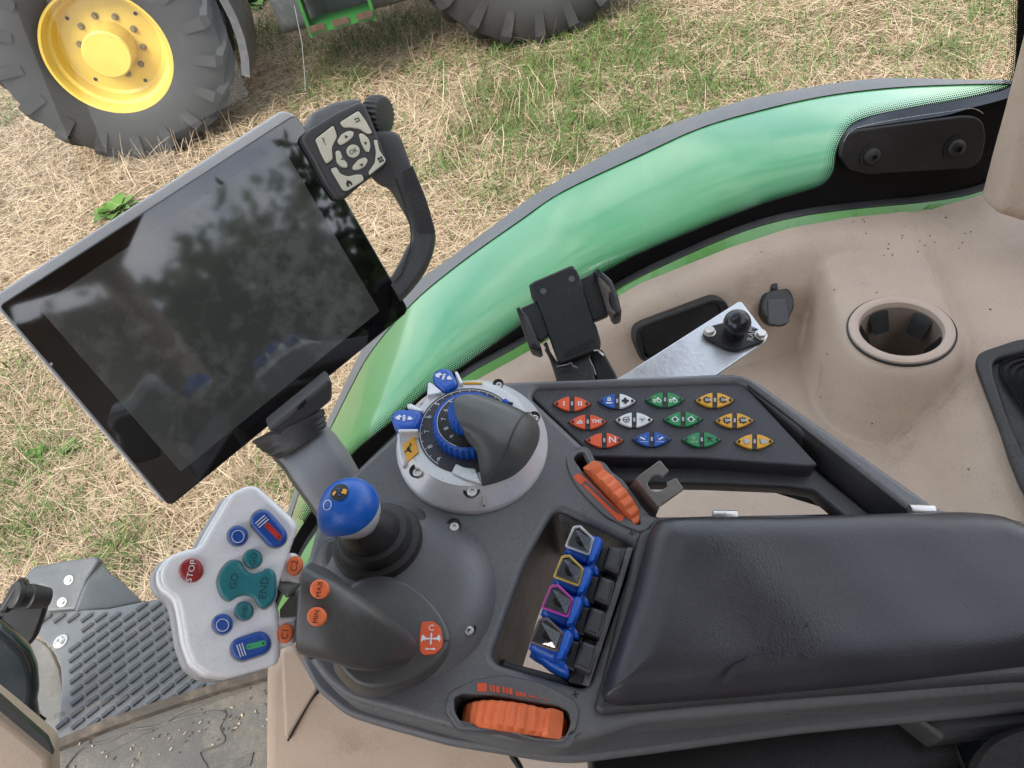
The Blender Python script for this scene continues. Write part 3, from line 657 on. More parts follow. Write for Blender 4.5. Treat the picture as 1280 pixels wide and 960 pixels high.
# dished mounting around the joystick
rings = [(ell(503, 741, 117, 112), 0), (ell(502, 739, 116, 111), .0022), (ell(500, 735, 100, 94), .0085), (ell(498, 733, 88, 82), .0125), (ell(497, 731, 70, 64), .0145), (ell(496, 730, 30, 28), .015)]
mesh('joystick_mount', *ringloft(PC, rings, 64), GREY, t, sharp=50)
def torx(x, y, h, r, par, P=PC, well=True):
    o_, e, f2, k = place2d(P, x, y, 0, h); rr = r*k
    if well:
        V, Fc = lathe_geo(P.w(x-1, y-3, h-.0005), P.n, [(rr*1.55, 0), (rr*1.5, .0009), (rr*1.2, .0007), (rr*1.1, .0002), (0, .0002)], 24); mesh('screw_well', V, Fc, BLACK, par)
    s = mesh('screw', *lathe_geo(P.w(x, y, h), P.n, [(rr, -.001), (rr, .0012), (rr*.85, .0019), (rr*.5, .002), (rr*.48, .0008), (0, .0006)], 24, rib=lambda a, q, hh: 1+.22*math.cos(6*a) if q < rr*.6 else 1), STEEL, par)
    return s
for (x, y), h in zip(KH([(783, 205), (847, 650)]), (.0065, .0065)): torx(x, y, h, 6.2, t)
V = []; Fc = []; N_ = len(SLOT)
for hh, k in ((-.003, 1.0), (-.04, .985), (-.085, .96)):
    V += [PC.w(x+max(0, (700-x)*.28+max(0, 760-y)*.12)*(1-k)/.04, y, 0)+NC*hh for x, y in SLOT]
for i in range(2): Fc += [(i*N_+k, i*N_+(k+1) % N_, (i+1)*N_+(k+1) % N_, (i+1)*N_+k) for k in range(N_)]
mesh('slot_liner', V, Fc, BLACK, t)
# liner at the bottom of the lever slot and the bezel bar beside the levers
plate('slot_bar', rp(KJ([(640, 175), (715, 182), (556, 672), (480, 655)]), 2), PC, -.002, .028, .002, GREYD, t)
plate('slot_bar', rp(KJ([(690, 178), (714, 182), (556, 672), (530, 664)]), 1.5), PC, .0006, .003, .001, GREY, t)
for cx, cy in KJ([(705, 132), (507, 700)]):
    o_, e, f2, k = place2d(PC, cx, cy, 8, .0003); mesh('plus_mark', *glyph_geo([[(-1, -.14), (1, -.14), (1, .14), (-1, .14)], [(-.14, .16), (.14, .16), (.14, 1), (-.14, 1)], [(-.14, -1), (.14, -1), (.14, -.16), (-.14, -.16)]], PC, cx, cy, 8, 4.5, .0003), BLACK, t, smooth=False)

# ------------------------------------------------------------------ armrest pad
t = thing('armrest_pad', PC.w(1000, 770, .008), 'long padded dark vinyl armrest with a scuff mark, behind the levers', 'armrest')
PADO = rp(KK([(262, 205), (300, 197), (420, 193), (620, 196), (900, 186), (1100, 181), (1200, 190), (1290, 225), (1640, 235), (1640, 560), (1280, 606), (900, 652), (500, 690), (170, 716), (118, 700), (120, 660), (205, 400), (238, 250)]), 14)
def pad_geo(loop, P, h0, H, Rr, nx=150, ny=46):
    """cushion: a crowned sheet over the outline, falling to its edge in a quarter round"""
    q = np.array([P.uv(x, y, h0) for x, y in loop]); a, e = q, np.roll(q, -1, 0)-q
    def dist(p):
        w_ = p[:, None]-a[None]; t_ = np.clip((w_*e).sum(2)/np.maximum((e*e).sum(1), 1e-12), 0, 1); return np.linalg.norm(w_-t_[..., None]*e, axis=2).min(1)
    x0, x1 = q[:, 0].min()+1e-5, q[:, 0].max()-1e-5; cs = (1-np.cos(np.linspace(0, math.pi, ny)))/2
    xs = x0+(x1-x0)*np.linspace(0, 1, nx)**1.6; V = []; Fc = []
    for x in xs:
        y_ = []
        for i in range(len(q)):
            b_ = q[(i+1) % len(q)]
            if (q[i, 0]-x)*(b_[0]-x) <= 0 and q[i, 0] != b_[0]: y_.append(q[i, 1]+(b_[1]-q[i, 1])*(x-q[i, 0])/(b_[0]-q[i, 0]))
        lo, hi = min(y_), max(y_); yy = lo+(hi-lo)*cs; p = np.stack([np.full(ny, x), yy], 1); d = dist(p); f = np.clip(d/Rr, 0, 1)
        h = h0+H*np.sqrt(1-(1-f)**2)+.0012*np.clip(d/.05, 0, 1)+.0005*f*np.sin(x*47+1)*np.sin(yy*61)+.0003*f*np.sin(x*90+yy*70)
        V += list(P.W(p[:, 0], p[:, 1], h))
    for i in range(nx-1): Fc += [(i*ny+j, (i+1)*ny+j, (i+1)*ny+j+1, i*ny+j+1) for j in range(ny-1)]
    return V, Fc
mesh('cushion', *pad_geo([(x-(2 if x < 800 else 0), y) for x, y in PADO], PC, .004, .017, .024), LEATHER, t, sharp=75)
SC = [[(450, 650), (462, 622), (474, 604), (490, 606), (486, 622), (470, 640), (462, 652)], [(478, 600), (505, 588), (520, 574), (528, 578), (512, 594), (492, 602)], [(530, 572), (560, 562), (600, 559), (600, 562), (560, 567)], [(668, 566), (690, 569), (704, 578), (696, 582), (678, 576)], [(575, 585), (610, 586), (612, 588), (578, 588)], [(680, 490), (684, 480), (687, 482), (684, 492)]]
printed('scuff_mark', [catmull(KK(p), 3) for p in SC], PC, .0238, mat('dark scuff', (.008, .008, .009), .6), t)

# ------------------------------------------------------------------ thumb wheels
def thumb(a, bpt, h, R, wid, prot, label, nr, printpolys, bez, hole, tab):
    mid = ((a[0]+bpt[0])/2, (a[1]+bpt[1])/2); th = thing('thumb_wheel', PC.w(*mid, h), label, 'thumb wheel', 'orange thumb wheels set in the console')
    d = PC.w(*bpt, h)-PC.w(*a, h); d = d/np.linalg.norm(d); ax = np.cross(NC, d); c = PC.w(*mid, h)-NC*(R-prot)
    prof = [(R*.5, -wid/2), (R*.93, -wid/2), (R, -wid/2+.0015), (R, wid/2-.0015), (R*.93, wid/2), (R*.5, wid/2)]
    V, Fc = lathe_geo(c, ax, prof, nr*8, rib=lambda tt, r, hh: 1+.05*abs(math.cos(nr*tt/2))-.03 if r > R*.9 else 1)
    mesh('ribbed_wheel', V, Fc, ORANGE, th, sharp=40)
    f = math.acos((R-prot)/R)*.80*tab
    p = c+R*(math.sin(f)*d+math.cos(f)*NC); rad = (p-c)/R; tn = np.cross(ax, rad)
    V, Fc = loft_geo([(p+rad*q-rad*.004, tn*.006*s2, ax*wid/2*1.02, 6) for q, s2 in ((0, 1), (.005, 1), (.0075, .9))], 20); mesh('stop_tab', V, Fc, ORANGE, th)
    V, Fc = plate_geo([bez, hole], PC, .0014, .0024, .0009); mesh('bezel', V, Fc, GREY, th)
    printed('scale_print', printpolys, PC, .0018, ORPR, th)
    return th
thumb(KX([(270, 330)])[0], KX([(655, 760)])[0], -.002, .030, .0098, .013, 'orange ribbed thumb wheel beside the metal hook, red wedge scale along it', 26,
      [rp(KX([(112, 385), (150, 355), (180, 365), (245, 420), (250, 432), (215, 418), (185, 450), (160, 440)]), 1), KX([(190, 452), (225, 455), (480, 690), (540, 715), (552, 735), (520, 765), (490, 755)]), KX([(232, 425), (250, 432), (556, 715), (553, 727)])],
      rp(KX([(50, 230), (72, 188), (140, 150), (185, 146), (222, 165), (290, 290), (330, 285), (430, 380), (520, 445), (620, 600), (700, 715), (800, 722), (828, 745), (740, 845), (680, 855), (560, 810), (390, 725), (240, 580), (130, 450), (70, 330)]), 4), [(x, y) for x, y in WU_HOLE], -1)
thumb(KJ([(150, 770)])[0], KJ([(430, 812)])[0], -.003, .031, .0145, .0125, 'orange ribbed thumb wheel in the front edge of the console below orange bars', 30,
      [rp(KJ([(160, 660), (193, 660), (193, 690), (160, 690)]), 1)]+[KJ([(x, 665+i*2.6), (x+w_, 666+i*2.6), (x+w_, 690+i*2.2), (x, 689+i*2.2)]) for i, (x, w_) in enumerate([(204, 7), (215, 7), (227, 11), (249, 8), (261, 8), (273, 11)])]+
      [KJ([(x, y0), (x+10, y0+1), (x+10, y1), (x, y1-1)]) for x, y0, y1 in ((296, 690, 706), (308, 692, 708), (321, 695, 709), (341, 704, 711), (354, 706, 713), (368, 711, 715), (390, 715, 718), (402, 717, 720))],
      rp(KJ([(48, 760), (52, 715), (65, 690), (150, 650), (250, 636), (330, 648), (400, 664), (500, 720), (520, 760), (508, 825), (482, 838), (470, 870), (360, 862), (250, 826), (150, 828), (90, 822)]), 5), WL_HOLE, 1)

# ------------------------------------------------------------------ lever slot: four paddles
CAPF = [('silver', mat('silver trim', (.6, .6, .6), .3, metal=.5)), ('yellow', mat('yellow trim', (.62, .42, .08), .4)), ('magenta', mat('magenta trim', (.5, .06, .35), .4)), ('brown', mat('brown trim', (.16, .10, .09), .45))]
LV = [(0, 0), (-64, 166), (-129, 334), (-192, 520)]
WHERE = ['nearest the metal hook', 'second from the metal hook', 'third from the metal hook', 'farthest from the metal hook']
for i, (ox, oy) in enumerate(LV):
    sgr = 1+.05*i; 
    def q(pts): return KV([(290+(x-290)*sgr+ox, 190+(y-190)*sgr+oy) for x, y in pts])
    th = thing('valve_lever', PC.w(*q([(470, 280)])[0], -.02), f'blue paddle lever with {CAPF[i][0]}-edged clear cap, {WHERE[i]}', 'lever', 'blue valve paddles in the console slot')
    TOP, LOW = .020, -.004
    # blue paddle: cap base and curved back
    secs = [(q([(288, 186), (420, 236), (445, 255), (400, 270), (330, 240), (289, 208)]), .010)]
    capo = q([(292, 188), (335, 82), (372, 76), (446, 148), (420, 234)])
    side = q([(290, 192), (335, 84), (372, 76), (440, 118), (482, 128), (500, 150), (495, 175), (470, 232), (436, 264), (400, 272), (330, 240), (290, 212)])
    V, Fc = plate_geo([rp(side, 3)], PC, .012, .014, .004, 3); mesh('paddle', V, Fc, BLUE, th)
    back = q([(446, 150), (462, 122), (484, 130), (494, 160), (470, 228), (438, 264), (410, 266), (424, 236)])
    V, Fc = plate_geo([rp(back, 3)], PC, .019, .012, .003, 3); mesh('paddle_back', V, Fc, BLUE, th)
    tongue = q([(400, 262), (450, 240), (480, 300), (478, 350), (440, 330)]); V, Fc = plate_geo([rp(tongue, 3)], PC, .002, .02, .003); mesh('paddle_tongue', V, Fc, BLUE, th)
    front = q([(288, 196), (330, 228), (400, 262), (424, 268), (470, 236), (482, 300), (476, 345), (436, 332), (380, 300), (322, 250)]); V, Fc = plate_geo([rp(front, 3)], PC, .006, .016, .003, 3); mesh('paddle_front', V, Fc, BLUE, th)
    # clear cap: arched window over a dark recess, with its coloured edge
    plate('cap_recess', rp([(x*.94+c_[0]*.06, y*.94+c_[1]*.06) for c_ in [np.mean(capo, 0)] for x, y in capo], 2), PC, .0135, .002, .0005, mat('cap dark', (.045, .048, .055), .2) if i == 0 else bpy.data.materials['cap dark'], th)
    x0, y0 = q([(385, 150)])[0]; lathe('cap_boss', PC.w(x0, y0, .0135), NC, [(.0042, 0), (.0040, .001), (.0025, .0014), (.002, .0006), (0, .0004)], BLACK, th, 20)
    co_ = np.array(capo); V = [PC.w(*p, .014) for p in co_]; hi = [PC.w(*(co_[k]*.85+co_.mean(0)*.15), (.0165, .0225, .0225, .018, .0165)[k]) for k in range(5)]
    V += hi; mesh('clear_cap', V, [(k, (k+1) % 5, 5+(k+1) % 5, 5+k) for k in range(5)]+[(5, 6, 7, 8, 9)], CLEAR, th, smooth=False)
    ring = [PC.w(*p, .0155) for p in rp(capo, 2, 3)]; V, Fc = tube_geo(ring+ring[:2], .0006, 6); mesh('cap_edge', V, Fc, CAPF[i][1], th)
    # black stem and hinge block
    plate('stem', rp(q([(478, 172), (535, 186), (505, 330), (440, 300), (432, 272), (470, 235)]), 3), PC, .006, .022, .002, BLACK, th)
    plate('hinge_block', rp(q([(538, 180), (608, 206), (578, 338), (494, 300)]), 3), PC, .009, .03, .0022, BLOCKM, th, 3)
    V, Fc = tube_geo([PC.w(*p, .0092) for p in q([(604, 216), (574, 330)])], .0004, 5); mesh('worn_edge', V, Fc, GRIPM, th)

# ================================================================== SWITCH PANEL
t = thing('switch_panel', PC.w(820, 530, -.01), 'dark panel with twelve coloured lens-shaped rocker switches behind the console dial', 'switch panel')
plate('panel_plate', rp([(664, 495), (671, 485.5), (924, 478), (932, 482), (1023, 581), (1012, 583), (880, 573), (738, 570.5), (731, 560)], 4), PC, -.003, .017, .0015, PANELM, t)
HP = -.003
def sym(kind):
    bx = lambda x0, y0, x1, y1: [(x0, y0), (x1, y0), (x1, y1), (x0, y1)]
    def ln(x0, y0, x1, y1, w_=.14):
        a = math.atan2(y1-y0, x1-x0); nx, ny = -math.sin(a)*w_/2, math.cos(a)*w_/2; return [(x0+nx, y0+ny), (x1+nx, y1+ny), (x1-nx, y1-ny), (x0-nx, y0-ny)]
    def ringp(x, y, r, w_, k=16, a0=0, a1=2*math.pi):
        return [[(x+(r+w_/2)*math.cos(p), y+(r+w_/2)*math.sin(p)), (x+(r+w_/2)*math.cos(q2), y+(r+w_/2)*math.sin(q2)), (x+(r-w_/2)*math.cos(q2), y+(r-w_/2)*math.sin(q2)), (x+(r-w_/2)*math.cos(p), y+(r-w_/2)*math.sin(p))] for p, q2 in zip(np.linspace(a0, a1, k+1)[:-1], np.linspace(a0, a1, k+1)[1:])]
    W_, K_, Y_, G_ = 0, 1, 2, 3
    S = {'I': [(W_, bx(-.13, -.6, .13, .6))], 'II': [(W_, bx(-.45, -.62, -.15, .62)), (W_, bx(.15, -.62, .45, .62))],
         'lock': [(W_, bx(-.4, -.1, .4, .6)), (K_, bx(-.1, .1, .1, .4))]+[(W_, p) for p in ringp(0, .6, .3, .16, 8, 0, math.pi)]+[(W_, bx(-.7, -.75, .5, -.4)), (W_, bx(.6, -.65, .8, -.45))],
         'quad': [(K_, circ(-.5, 0, .34, 12)), (K_, circ(.5, 0, .34, 12)), (K_, circ(0, .5, .34, 12)), (K_, circ(0, -.5, .34, 12)), (K_, bx(-.3, -.3, .3, .3)), (W_, circ(0, 0, .14, 10))],
         'tractor': [(W_, p) for p in ringp(.4, -.35, .42, .18)]+[(W_, p) for p in ringp(-.6, -.5, .26, .16, 12)]+[(W_, [(-.9, -.2), (-.1, -.1), (0, .55), (.5, .55), (.6, .15), (-.1, .05), (-.9, .1)]), (Y_, ln(-.3, .5, -.6, .8, .12))],
         'gear': [(K_, p) for p in ringp(0, 0, .55, .3)]+[(K_, bx(.55*math.cos(a)-.16+.25*math.cos(a), .55*math.sin(a)-.16+.25*math.sin(a), .55*math.cos(a)+.16+.25*math.cos(a), .55*math.sin(a)+.16+.25*math.sin(a))) for a in np.linspace(0, 2*math.pi, 8, endpoint=False)]+[(G_, bx(-.2, -.25, 1.0, .25)), (G_, bx(-.35, -.4, .2, .4))],
         'hand': [(W_, ln(-.8, -.5, .7, -.5, .14)), (W_, ln(-.6, -.1, .3, .15, .22)), (W_, ln(.1, .5, .6, -.2, .22)), (W_, ln(-.5, -.25, .6, -.2, .12))],
         'wheel': [(K_, p) for p in ringp(0, 0, .7, .16)]+[(K_, ln(-.65, .05, .65, .05, .18)), (K_, ln(0, 0, 0, -.65, .18)), (K_, ln(.4, .7, .8, .9, .12))],
         'sun': [(G_, ln(.55*math.cos(a), .55*math.sin(a), .85*math.cos(a), .85*math.sin(a), .12)) for a in np.linspace(0, 2*math.pi, 11)[:-1]]+[(K_, ln(-.5, .3, 0, 0, .16)), (K_, ln(.5, .3, 0, 0, .16)), (K_, ln(0, 0, 0, -.5, .16))],
         'pto': [(W_, p) for p in ringp(0, -.1, .6, .2)]+[(K_, bx(-.14, -.55, .14, .35)), (W_, ln(.1, .6, .45, .9, .14)), (W_, bx(-.9, -.2, -.6, 0)), (W_, bx(.6, -.2, .9, 0))],
         'N': [], 'TMS': [], '': [],
         'lampL': [(W_, ln(-.75, .45, .35, -.2, .38)), (K_, circ(.3, -.18, .13, 10)), (W_, ln(-.8, -.7, .8, -.7, .09)), (W_, ln(.35, .6, .5, .85, .1))],
         'lampR': [(W_, ln(.75, .45, -.35, -.2, .38)), (K_, circ(-.3, -.18, .13, 10)), (W_, ln(-.8, -.7, .8, -.7, .09)), (W_, ln(-.5, .85, -.35, .6, .1))],
         'axle': [(G_, ln(-.7, -.7, .7, -.7, .14)), (G_, ln(0, -.7, 0, .1, .14)), (G_, ln(-.6, -.9, -.6, -.4, .16)), (G_, ln(.6, -.9, .6, -.4, .16))]+[(G_, p) for p in ringp(0, .4, .3, .12, 12)],
         'cross': [(K_, ln(-.75, -.7, .75, .7, .2)), (K_, ln(-.75, .7, .75, -.7, .2)), (K_, bx(-.2, .2, .2, .7))],
         'drum': [(G_, bx(-.55, -.6, .45, .6)), (K_, ln(-.55, -.6, -.55, .7, .12)), (G_, bx(.45, -.1, .8, .3))]+[(K_, ln(-.5, y, .4, y, .05)) for y in (-.3, 0, .3)],
         'drum2': [(G_, bx(-.45, -.6, .55, .6)), (K_, ln(-.55, -.6, -.55, .7, .12)), (G_, bx(.55, -.4, .9, .4))]+[(K_, ln(-.4, y, .5, y, .05)) for y in (-.3, 0, .3)]}
    return S[kind]
SW = [((207, 129), 'o', 'o', 'I', 'II'), ((420, 116), 'b', 'w', 'lock', 'quad'), ((645, 110), 'g', 'g', 'tractor', 'tractor'), ((880, 112), 'y', 'y', 'gear', 'gear'),
      ((281, 214), 'o', 'o', 'hand', 'TMS'), ((500, 205), 'w', 'w', 'wheel', 'sun'), ((730, 202), 'g', 'g', 'pto', 'pto'), ((973, 208), 'y', 'y', 'gear', 'gear'),
      ((359, 301), 'o', 'o', '', 'N'), ((583, 296), 'b', 'b', 'lampL', 'lampR'), ((818, 298), 'g', 'g', 'axle', 'cross'), ((1067, 307), 'y', 'y', 'drum', 'drum2')]
SWC = {'o': ORPR, 'b': BLUP, 'w': WHIP, 'g': GREP, 'y': YELP}
YEL2 = YELP
def lens(cx, cy, a, b_, x0, x1, n=14):
    up = [(cx+x, cy-b_*(1-(abs(x)/a)**1.9)) for x in np.linspace(x0, x1, n)]; dn = [(cx+x, cy+b_*(1-(abs(x)/a)**1.9)) for x in np.linspace(x1, x0, n)]
    return up+dn
for (cx, cy), c1, c2, k1, k2 in SW:
    (x, y), = KN([(cx, cy)]); a, b_ = 24.6+.0035*(x-700), 10.2
    swp = plate('rocker_switch', lens(x, y, a, b_, -a+.01, a-.01, 20), PC, HP+.0012, .002, .0004, mat('switch bezel', (.03, .03, .034), .45) if 'switch bezel' not in bpy.data.materials else bpy.data.materials['switch bezel'], t)
    for s_, cc, kk in ((-1, c1, k1), (1, c2, k2)):
        a2, b2 = a-1.7, b_-1.0
        x0, x1 = (-a2+.01, -3.1) if s_ < 0 else (3.1, a2-.01)
        V, Fc = plate_geo([lens(x, y, a2, b2, x0, x1)], PC, HP+.0026, .0022, .0005)
        hp = mesh('rocker_half', V, Fc, SWC[cc], t); hp.parent = swp
        ix, iy = x+s_*(10 if kk != 'TMS' else 11), y
        b = B(); mats = [WHIP, BLKP, YELP, GRYP]
        for mi, pl in sym(kk): b.cur = mi; b.add(*glyph_geo([pl], PC, ix, iy, 0, 5.6, HP+.0029+mi*.00012))
        if kk in ('N', 'TMS'): b.cur = 0; b.add(*text_geo(kk, PC, ix, iy, 0, 13 if kk == 'N' else 7.4, HP+.0029)); b.add(*text_geo(kk, PC, ix+.4, iy, 0, 13 if kk == 'N' else 7.4, HP+.0030))
        b.cur = 1; b.add(*plate_geo([circ(x+s_*(a2-4.3), y, 1.9, 10)], PC, HP+.0030, .0004))
        ic = b.build('icon', mats, t, smooth=False); ic.parent = swp
    V, Fc = plate_geo([[(x-1.4, y-2.5), (x+1.4, y-2.5), (x+1.4, y+2.5), (x-1.4, y+2.5)]], PC, HP+.0022, .001, .0002); pv = mesh('pilot_lamp', V, Fc, GRYP if kk else BLACK, t); pv.parent = swp

# ================================================================== DIAL CLUSTER
t = thing('dial_cluster', PC.w(590, 557), 'silver round dial base with dark hood, blue ribbed wheels, number scales and blue flaps', 'dial')
kpx = PC.w(600, 557)-PC.w(590, 557); kpx = np.linalg.norm(kpx)/10
R0 = 94*kpx; C0 = PC.w(590.4, 556.5)
mesh('dial_base', *lathe_geo(C0, NC, [(R0, 0), (R0*1.0, .0035), (R0*.985, .005), (R0*.80, .0165), (R0*.78, .0182), (R0*.70, .0188), (0, .0188)], 72), SILVER, t, sharp=30)
V, Fc = plate_geo([rp(KW([(78, 450), (100, 440), (215, 470), (215, 560), (180, 640), (115, 690), (90, 640), (76, 560)]), 4)], PC, .012, .012, .002); mesh('flap_mount', V, Fc, SILVER, t)
D0 = PC.w(584.5, 536.5, .0195)
mesh('outer_scale', *lathe_geo(D0, NC, [(60*kpx, -.003), (60*kpx, .0002), (59*kpx, .0008), (0, .0008)], 64), PANELM, t)
def circ_text(P, cx, cy, h, items, size, name, m):
    g = []
    for s_, x, y in items:
        (px, py), = KW([(x, y)]); an = math.degrees(math.atan2(-(py-cy), px-cx)); g.append(text_geo(s_, P, px, py, an-90, size, h))
    return merge(name, g, m, t, smooth=False)
circ_text(PC, 584.5, 530, .0207, [('5', 320, 312), ('6', 270, 389), ('7', 258, 476), ('8', 277, 567), ('9', 332, 638)], 8.0, 'scale_number', WHIP)
def arcpoly(P, cx, cy, h, r, a0, a1, w_, squash=1):
    g = []; aa = np.linspace(math.radians(a0), math.radians(a1), 40); c = P.w(cx, cy, h); V = []; Fc = []
    for k, a in enumerate(aa):
        d = P.u*math.cos(a)+P.v*math.sin(a); V += [c+d*(r-w_/2), c+d*(r+w_/2)]
        if k: Fc.append((2*k-2, 2*k-1, 2*k+1, 2*k))
    return V, Fc
def ticks(cx, cy, h, r0, r1, a0, a1, n, w_):
    V = []; Fc = []; c = PC.w(cx, cy, h)
    for a in np.linspace(math.radians(a0), math.radians(a1), n):
        d = PC.u*math.cos(a)+PC.v*math.sin(a); s_ = np.cross(NC, d)*w_; m = len(V); V += [c+d*r0-s_, c+d*r1-s_, c+d*r1+s_, c+d*r0+s_]; Fc.append((m, m+1, m+2, m+3))
    return V, Fc
merge('scale_ring', [arcpoly(PC, 584.5, 536.5, .0206, 57.5*kpx, 20, 235, .0004), ticks(584.5, 536.5, .0206, 54.5*kpx, 57.5*kpx, 30, 232, 18, .00016)], WHIP, t, smooth=False)
W1 = PC.w(587, 536, .0203)
mesh('blue_wheel', *lathe_geo(W1, NC, [(42.5*kpx, 0), (42.5*kpx, .0085), (41*kpx, .0102), (36*kpx, .0105)], 288, rib=lambda a, r, hh: 1+.022*math.cos(36*a) if r > 40*kpx else 1), BLUE, t)
D1 = PC.w(584, 529, .0300); 
mesh('inner_scale', *lathe_geo(W1, NC, [(37*kpx, .009), (37*kpx, .0104), (36*kpx, .0108), (0, .0108)], 56), BLACK, t)
circ_text(PC, 585, 523, .0313, [('5', 400, 298), ('6', 371, 349), ('7', 360, 402), ('8', 374, 458), ('9', 408, 503)], 7.2, 'inner_number', WHIP)
V, Fc = arcpoly(PC, *proj(W1+NC*.0109)[:2], .0313, 37*kpx, 120, 250, .00035); mesh('inner_ring', V, Fc, WHIP, t, smooth=False)
mesh('small_blue_wheel', *lathe_geo(W1+NC*.0108, NC, [(22*kpx, 0), (22*kpx, .011), (20*kpx, .013), (0, .0135)], 192, rib=lambda a, r, hh: 1+.03*math.cos(24*a) if r > 19*kpx else 1), BLUE, t)
printed('pointer', [KW([(465, 430), (492, 460), (470, 490), (440, 500), (462, 462)])], PC, .034, BLUE, t)
# hood
RG = KW([(590, 806), (575, 720), (560, 620), (530, 540), (490, 480), (450, 420), (425, 350), (420, 300), (440, 270), (490, 254), (560, 258), (640, 280), (720, 320), (800, 358), (862, 384)])
RH = [.0175, .027, .036, .043, .048, .052, .0535, .0535, .052, .0495, .045, .0385, .031, .0235, .0175]
AR = KW([(590, 806), (650, 793), (705, 775), (760, 752), (805, 722), (845, 685), (875, 645), (902, 600), (922, 555), (933, 515), (935, 475), (930, 445), (918, 418), (895, 398), (862, 384)])
rg = np.array([PC.w(x, y, h) for (x, y), h in zip(RG, RH)]); ar_ = np.array([PC.w(x, y, .0175) for x, y in AR])
def cm3(a, n): return np.array(catmull(a, n, False))
rg, ar_ = cm3(rg, 4), cm3(ar_, 4); V = []; Fc = []; ns = 14; m = len(rg)
cen = ar_.mean(0)
for j in range(ns+1):
    s_ = j/ns
    for i in range(m):
        a, b_ = rg[i], ar_[i]; hgt = (a-b_)@NC; out = b_+NC*max(hgt, 0)*.86+(b_-a-NC*((b_-a)@NC))*(-.10)
        V.append((1-s_)**2*a+2*s_*(1-s_)*out+s_*s_*b_)
for j in range(ns): Fc += [(j*m+i, j*m+i+1, (j+1)*m+i+1, (j+1)*m+i) for i in range(m-1)]
k0 = len(V)
for i in range(m): q_ = rg[i]*.9+cen*.1; V.append(q_-NC*((q_-PC.o)@NC-.0195))
Fc += [(i, k0+i, k0+i+1, i+1) for i in range(m-1)]
mesh('hood', V, Fc, mat('hood plastic', (.085, .09, .09), .36, bump=.1, bs=1500, dust=.15), t, sharp=55)
mid = [V[8*m+i] for i in range(2, m-2)]; dn = [p+NC*.0004+(p-cen)/np.linalg.norm(p-cen)*.0006 for p in mid]
mesh('hood_seam', *tube_geo(dn, .0004, 5), GREYD, t)
# flaps, clips, stickers, screws
FP_ = Pl(PC.w(540, 480, .016), NC+RT*-.15+UP*.25)
for pts, cl, (ix, iy), ia in ((KW([(283, 150), (298, 110), (345, 88), (390, 94), (412, 120), (440, 175), (432, 192), (372, 226), (345, 222), (300, 182)]), [[(262, 180), (280, 178), (347, 234), (332, 246), (256, 262)], [(420, 115), (440, 112), (475, 184), (455, 192)]], (358, 148), 25),
                        (KW([(38, 385), (58, 347), (110, 335), (200, 343), (224, 358), (212, 405), (190, 442), (165, 456), (80, 456), (50, 432)]), [[(135, 310), (160, 305), (237, 345), (225, 357), (140, 335)], [(80, 463), (100, 459), (205, 459), (200, 477), (88, 478)]], (120, 396), 35)):
    V, Fc = plate_geo([rp(pts, 4)], FP_, .004, .010, .003, 3); f_ = mesh('blue_flap', V, Fc, BLUE, t)
    g = [glyph_geo([caps(-.35, -.5, .35, .5, .28), ], FP_, *KW([(ix, iy)])[0], ia, 6, .0044), glyph_geo([[(-1.9, .2), (-1.2, .9), (-.5, .4), (-.9, .1), (-.7, -.5), (-1.5, -.3)]], FP_, *KW([(ix, iy)])[0], ia-35, 6, .0044), glyph_geo([[(1.9, -.2), (1.0, .55), (.7, .1), (.9, -.5), (1.5, -.5)]], FP_, *KW([(ix, iy)])[0], ia-35, 6, .0044)]
    ic = merge('icon', g, WHIP, t, smooth=False); ic.parent = f_
    d_ = merge('icon_dot', [glyph_geo([circ(.2, .3, .13, 8)], FP_, *KW([(ix, iy)])[0], ia, 6, .0047), glyph_geo([circ(-.2, -.35, .13, 8)], FP_, *KW([(ix, iy)])[0], ia, 6, .0047)], BLUP, t, smooth=False); d_.parent = f_
    for c_ in cl: V, Fc = plate_geo([rp(KW(c_), 2)], FP_, .003, .012, .001); mesh('clip', V, Fc, SILVER, t)
V, Fc = plate_geo([rp(KW([(213, 312), (290, 262), (302, 266), (235, 338)]), 2)], PC, .016, .006, .001); mesh('blue_flap', V, Fc, BLUE, t)
SP_ = Pl(PC.w(*KW([(155, 590)])[0], .0180), NC-UP*.05-RT*.2)
V, Fc = plate_geo([rp(KW([(107, 558), (183, 505), (206, 600), (140, 662)]), 1.5)], SP_, .0008, .0012, .0003); st = mesh('yellow_sticker', V, Fc, YELP, t)
ic = merge('sticker_icon', [glyph_geo([circ(-.1, .1, .35, 12), [(-1, -.5), (-.3, -.2), (.2, -.9), (.4, -.7), (0, .2), (-.8, -.1)], [(0, .3), (.6, .6), (.5, 1.1), (.3, 1.1), (.35, .75), (-.1, .5)]], SP_, *KW([(150, 582)])[0], 20, 7, .0011)], BLKP, t, smooth=False); ic.parent = st
V, Fc = plate_geo([rp(KW([(472, 182), (500, 177), (585, 180), (592, 190), (480, 190)]), 1)], PC, .0195, .002, .0004); mesh('yellow_sticker', V, Fc, YELP, t)
V, Fc = plate_geo([rp(KW([(703, 290), (728, 274), (757, 296), (740, 312)]), 1.5)], PC, .0225, .005, .0008); mesh('blue_marker', V, Fc, BLUE, t)
V, Fc = plate_geo([rp(KW([(755, 296), (776, 300), (757, 320), (730, 312)]), 1)], PC, .0215, .004, .0006); mesh('marker_stop', V, Fc, BLACK, t)
def dial_h(x, y):
    h = .01
    for _ in range(12):
        d = PC.w(x, y, h)-C0; d = d-NC*(d@NC); h = float(np.interp(np.linalg.norm(d)/R0, [.78, .80, .985, 1.0], [.0182, .0165, .005, .0035]))
    return h
